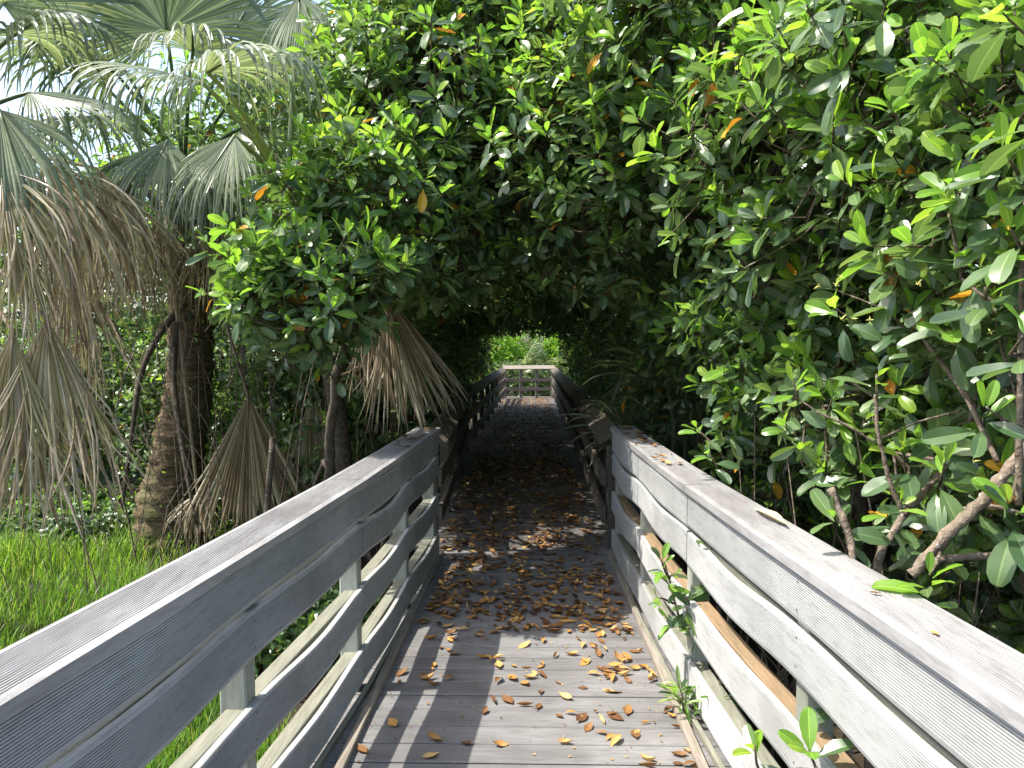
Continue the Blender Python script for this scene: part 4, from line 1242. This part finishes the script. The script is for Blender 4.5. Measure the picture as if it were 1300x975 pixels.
def shoot(root, tip, axis, young=0.8, size=(0.09, 0.125), nl=(7, 9), stem=None):
    """a leafy shoot whose leaves are single parts"""
    pos, mt, sz, cl = rosettes([np.array(tip, float)], [nrm(axis)], [young], nl, size, 0.02)
    bw = WORLD[root.name]
    for i in range(len(pos)):
        o = bpy.data.objects.new("leaf", SINGLE[int(cl[i]), int(rng.integers(0, len(TEMPL_HI)))])
        COL.objects.link(o); o.parent = root
        m = Matrix((mt[i] * sz[i]).tolist()).to_4x4(); m.translation = Vector(pos[i] - bw); o.matrix_local = m
    if stem is not None:
        s = np.array(stem, float); t_ = np.array(tip, float)
        b = MB(); b.tube([s, (s + t_) / 2 + rng.normal(0, .015, 3), t_ + nrm(axis) * .01], [0.006, 0.005, 0.003], 5); b.build("twig", M['twig'], root, smooth=True, origin=s)


g1 = P(1120, 720, 2.35); g1[2] = -0.7
br1 = branch_thing("forked brown branch rising behind the sunlit railing", [
    ([g1, P(1112, 712, 2.35), P(1150, 650, 2.4), P(1195, 595, 2.5), P(1225, 545, 2.6), P(1240, 470, 2.7)], 0.014, 0.008),
    ([P(1148, 655, 2.4), P(1128, 610, 2.4), P(1111, 545, 2.4), P(1108, 500, 2.42)], 0.008, 0.005),
    ([P(1148, 650, 2.4), P(1205, 648, 2.35), P(1255, 640, 2.3), P(1310, 655, 2.25)], 0.008, 0.007),
    ([P(1115, 556, 2.4), P(1160, 535, 2.45), P(1215, 520, 2.5)], 0.004, 0.003),
    ([P(1110, 562, 2.4), P(1075, 540, 2.4), P(1040, 525, 2.42), P(1010, 505, 2.45)], 0.004, 0.003)])
shoot(br1, P(1108, 478, 2.42), V3(0, -.2, 1), stem=P(1108, 505, 2.42)); shoot(br1, P(1005, 490, 2.42), V3(-.3, -.3, 1), stem=P(1010, 507, 2.45), young=1.0)
shoot(br1, P(1195, 590, 2.2), V3(0.1, -.3, 1), stem=P(1190, 620, 2.4)); shoot(br1, P(1140, 640, 2.2), V3(0.3, -.4, 1), size=(.07, .1), stem=P(1148, 655, 2.4))
g2 = P(1400, 800, 2.1); g2[2] = -0.7
br2 = branch_thing("thick brown limb sweeping up at the edge of the picture over the sunlit railing", [
    ([P(1160, 730, 2.1), P(1190, 692, 2.1), P(1235, 645, 2.1), P(1270, 605, 2.1), P(1315, 545, 2.1), P(1360, 490, 2.15), P(1400, 470, 2.3)], 0.015, 0.019),
    ([P(1185, 712, 2.15), P(1240, 705, 2.2), P(1310, 708, 2.25), P(1400, 730, 2.3)], 0.010, 0.012),
    ([P(1290, 640, 2.0), P(1288, 500, 2.0), P(1284, 380, 2.0), P(1286, 250, 2.0), P(1282, 170, 2.05)], 0.009, 0.006),
    ([P(1285, 395, 2.0), P(1240, 380, 2.0), P(1210, 355, 2.05)], 0.005, 0.004),
    ([P(1150, 410, 2.6), P(1180, 450, 2.5), P(1220, 500, 2.4), P(1262, 585, 2.25)], 0.006, 0.009)], )
shoot(br2, P(1182, 735, 1.95), V3(-.05, -.1, 1), young=1.0, stem=P(1195, 700, 2.1)); shoot(br2, P(1245, 520, 1.85), V3(-.2, -.5, .8), size=(.095, .12), stem=P(1288, 540, 2.0)); shoot(br2, P(1290, 430, 1.7), V3(-.3, -.3, 1), size=(.095, .12), stem=P(1286, 450, 2.0))
shoot(br2, P(1255, 200, 1.9), V3(-.3, -.2, 1), size=(.095, .12), stem=P(1284, 250, 2.0), young=1); shoot(br2, P(1190, 270, 2.1), V3(-.3, -.2, 1), size=(.10, .13), stem=P(1210, 355, 2.05), young=1)
shoot(br2, P(1290, 140, 1.8), V3(-.1, -.2, 1), size=(.095, .12), stem=P(1282, 180, 2.05), young=1); shoot(br2, P(1150, 395, 2.55), V3(-.2, -.2, 1), stem=P(1150, 412, 2.6), young=.8)
shoot(br2, P(1240, 370, 1.95), V3(-.3, -.3, .9), stem=P(1240, 380, 2.0)); shoot(br2, P(1270, 300, 1.85), V3(-.5, -.3, .8), stem=P(1285, 330, 2.0), size=(.11, .13)); shoot(br2, P(1280, 640, 1.95), V3(-.3, -.3, 1), stem=P(1285, 600, 2.1))
r9 = np.random.default_rng(99)
for i in range(26):
    px, py = r9.uniform(1130, 1310), r9.uniform(10, 470); d = r9.uniform(2.0, 2.6) + (1300 - px) / 400
    tip = P(px, py, d); st = P(r9.uniform(1275, 1300), min(600, py + r9.uniform(60, 110)), 2.02 + (d - 2) * .5)
    shoot(br2, tip, V3(r9.uniform(-.5, .2), r9.uniform(-.5, .2), 1), young=0.9, size=(.09, .12), stem=st)
fl_v, fl_f = [], []
for k in range(4):
    a = k * math.pi / 2; n0 = len(fl_v); c_, s_ = math.cos(a), math.sin(a)
    fl_v += [(0, 0, 0), (c_ * .35 - s_ * .16, s_ * .35 + c_ * .16, .35), (c_ * .35 + s_ * .16, s_ * .35 - c_ * .16, .35), (c_ * .95, s_ * .95, .25)]
    fl_f += [(n0, n0 + 2, n0 + 1), (n0 + 1, n0 + 2, n0 + 3)]
for k in range(5):
    a0, a1 = k * 1.2566, (k + 1) * 1.2566; n0 = len(fl_v)
    fl_v += [(0, 0, -1.2), (math.cos(a0) * .22, math.sin(a0) * .22, -.1), (math.cos(a1) * .22, math.sin(a1) * .22, -.1), (0, 0, .1)]; fl_f += [(n0, n0 + 2, n0 + 1), (n0 + 1, n0 + 2, n0 + 3)]
FLOWER = raw_mesh("flower", np.array(fl_v), np.array(fl_f), [M['flower']], None, False)
for i in range(12):
    px, py = r9.choice([1090, 1180, 1230, 1060]) + r9.normal(0, 25), r9.choice([350, 385, 410]) + r9.normal(0, 22)
    if i > 9: px, py = r9.uniform(1200, 1300), r9.uniform(560, 690)
    o = obj("flower", FLOWER, br2, P(px, py, r9.uniform(1.95, 2.3)) - WORLD[br2.name]); o.scale = (.013,) * 3; o.rotation_euler = (r9.uniform(0, 3), r9.uniform(0, 3), r9.uniform(0, 6))
s3 = P(1085, 692, 2.3); e3 = P(1055, 620, 2.35); b3 = s3.copy(); b3[2] = 0.3
branch_thing("short cut branch stub leaning against the sunlit railing", [([b3, s3, e3], 0.013, 0.012)])

# sapling and herb growing through the sunlit railing
sb = np.array([0.80, 3.95, GZ - .1])
sap = branch_thing("mangrove sapling poking through the gaps of the sunlit railing", [
    ([sb, V3(.80, 3.9, .25), P(868, 800, 3.55), P(852, 740, 3.5), P(845, 715, 3.5)], 0.008, 0.005), ([P(868, 800, 3.55), P(880, 780, 3.5), P(885, 765, 3.45)], 0.005, 0.004),
    ([V3(.80, 3.9, .25), V3(.82, 3.6, .5), P(905, 725, 3.25), P(908, 705, 3.25)], 0.005, 0.004)], name="mangrove_sapling", cat="sapling")
shoot(sap, P(842, 715, 3.42), V3(-.3, -.3, 1), stem=P(852, 740, 3.5), size=(.075, .10)); shoot(sap, P(872, 762, 3.40), V3(-.1, -.4, 1), stem=P(885, 775, 3.45), size=(.085, .115), young=1); shoot(sap, P(838, 765, 3.42), V3(-.6, -.2, .7), stem=P(858, 770, 3.5), size=(.07, .09))
shoot(sap, P(905, 700, 3.2), V3(-.1, -.3, 1), stem=P(905, 725, 3.25), size=(.07, .09), nl=(4, 6), young=.4)
shoot(sap, P(858, 735, 3.38), V3(.2, -.4, 1), stem=P(852, 740, 3.5), size=(.075, .10)); shoot(sap, P(880, 800, 3.38), V3(-.4, -.4, .8), stem=P(868, 800, 3.55), size=(.075, .10), young=1)
shoot(sap, P(850, 790, 3.45), V3(-.7, -.2, .6), stem=P(868, 800, 3.55), size=(.06, .085))
shoot(br1, P(1035, 965, 2.05), V3(-.3, -.5, .8), stem=P(1060, 1000, 2.2), size=(.08, .11)); shoot(br1, P(1095, 880, 2.25), V3(.1, -.3, 1), stem=P(1100, 930, 2.35), size=(.08, .11))
shoot(br1, P(965, 960, 2.4), V3(-.2, -.3, 1), stem=P(975, 1000, 2.5), size=(.08, .11)); shoot(br1, P(1060, 655, 2.35), V3(-.4, -.3, 1), stem=P(1085, 690, 2.4), young=.6, size=(.08, .11))
shoot(br1, P(900, 575, 3.6), V3(-.4, -.3, 1), stem=P(930, 600, 3.7), young=.7); shoot(br1, P(885, 545, 3.7), V3(-.5, -.2, .8), stem=P(930, 600, 3.7), young=.7)
# strap-leaved herb
hb = P(875, 890, 3.35); hb[2] = -0.05
herb = thing("herb", hb, "narrow leaved herb sprawling over the deck edge through the sunlit railing", "plant")
for i in range(9):
    a = rng.uniform(0, 6.28); e = hb + V3(math.cos(a) * rng.uniform(.05, .22) - .05, math.sin(a) * rng.uniform(.03, .2) - .05, rng.uniform(.12, .28))
    if i > 5: e = hb + V3(rng.uniform(.08, .25), rng.uniform(-.3, -.05), rng.uniform(.15, .36))
    b = MB(); b.tube([hb, (hb + e) / 2 + UP * .05, e], [0.004, 0.003, 0.002], 5); b.build("stem", M['twig'], herb, smooth=True, origin=hb)
    for k in range(9):
        f = rng.uniform(.4, 1.0); p = hb * (1 - f) + e * f + UP * .05 * (1 - abs(2 * f - 1))
        l = nrm(rng.normal(0, 1, 3) * V3(1, 1, .5) + V3(0, 0, .2)); nn = nrm(UP + rng.normal(0, .3, 3)); nn = nrm(nn - l * np.dot(l, nn)); w = np.cross(l, nn)
        s = rng.uniform(.06, .12)
        o = bpy.data.objects.new("leaf", SINGLE[int(rng.random() < .5), int(rng.integers(0, 4))]); COL.objects.link(o); o.parent = herb
        m = Matrix((np.stack([w * .45, l, nn], 1) * s).tolist()).to_4x4(); m.translation = Vector(p - hb); o.matrix_local = m

# low leaves and bare stems in the dark behind the sunlit railing
und = MB()
for i in range(150):
    x = rng.uniform(1.15, 3.2); yv = rng.uniform(2.6, 7.5); h = rng.uniform(0.8, 2.2)
    s = V3(x, yv, GZ - .15); e = s + V3(rng.normal(0, .3), rng.normal(0, .3), h)
    m = (s + e) / 2 + rng.normal(0, .08, 3)
    r0 = rng.uniform(.004, .012); und.tube([s, (s + m) / 2 + rng.normal(0, .02, 3), m, (m + e) / 2 + rng.normal(0, .03, 3), e], [r0, r0, r0 * .8, r0 * .6, r0 * .4], 4, cap=False)
o = und.build("bare_stems", M['bark'], smooth=True); tag(o, "thicket of thin bare stems in the shade behind the sunlit railing", "stems", kind="stuff")
und = MB()
for i in range(200):
    x = rng.uniform(-4.6, -1.2); yv = rng.uniform(6.3, 9.8); h = rng.uniform(0.8, 2.8)
    s = V3(x, yv, GZ - .05); e = s + V3(rng.normal(0, .45), rng.normal(0, .3), h)
    if i % 3 == 0: s = V3(x, yv, rng.uniform(1.6, 3.0)); e = s + V3(rng.normal(0, .25), rng.normal(0, .2), -rng.uniform(.6, 2.0))
    m = (s + e) / 2 + rng.normal(0, .12, 3)
    r0 = rng.uniform(.003, .008); und.tube([s, (s + m) / 2 + rng.normal(0, .04, 3), m, (m + e) / 2 + rng.normal(0, .04, 3), e], [r0, r0, r0, r0 * .8, r0 * .5], 4, cap=False)
o = und.build("dry_vines", M['bark'], smooth=True); tag(o, "tangle of dry vines and stems hanging around the palms", "vines", kind="stuff")

# ------------------------------------------------------------------ debris on the rail caps
M['pale_dead'] = leaf_material("pale_dead_leaf", [(0, (0.42, 0.34, 0.22)), (1, (0.50, 0.42, 0.28))], (1, 1, 1), 0.1, 0.6, 0.3, 0.1)
cv, cf = curled(0.5, 0.9, 0.42, 0.3, 0)
o = obj("dead_leaf", raw_mesh("dead_leaf", cv, cf, [M['pale_dead']], None, True, {"rnd": np.zeros(len(cv))}), None, (float(interp(R_PTS, 2.78)) + .115, 2.78, 1.043)); o.scale = (.2, .3, .14); o.rotation_euler = (0.0, 0.0, 0.1)
tag(o, "large curled pale brown leaf lying on the sunlit rail cap", "leaf")
o = obj("flower_bit", FALL[2], None, (float(interp(R_PTS, 1.68)) + .05, 1.68, 1.044)); o.scale = (.03, .03, .03); tag(o, "small yellow petal lying on the sunlit rail cap", "petal")
o = obj("flower_bit", FALL[0], None, (float(interp(R_PTS, 1.95)) + .06, 1.95, 1.044)); o.scale = (.03, .03, .03); o.rotation_euler = (0, 0, 1); tag(o, "tiny orange bud fallen beside the leafy shoot on the rail cap", "bud")
nl_ = 46
pp, ss = [], []
for i in range(nl_):
    if i < 30: yv = rng.uniform(4.0, 5.85); x = interp(R_PTS, yv) + rng.uniform(0, .13)
    else: yv = rng.uniform(4.6, 5.75); x = interp(L_PTS, yv) - rng.uniform(0, .15)
    pp.append((x, yv, 1.046)); ss.append(rng.uniform(.04, .09))
n = nl_; yaw = rng.uniform(0, 6.28, n); mt = np.zeros((n, 3, 3)); mt[:, 0, 0] = np.cos(yaw); mt[:, 1, 0] = np.sin(yaw); mt[:, 0, 1] = -np.sin(yaw); mt[:, 1, 1] = np.cos(yaw); mt[:, 2, 2] = 1
me = leaves_mesh("leaf_litter", np.array(pp), mt, np.array(ss), (rng.random(n) < .5).astype(int), CURL, [M['leaf_brown'], M['leaf_fallen']])
tag(obj("leaf_litter", me), "dry leaf scraps lying on the caps of the near railings by the tunnel", "leaf litter", kind="stuff")
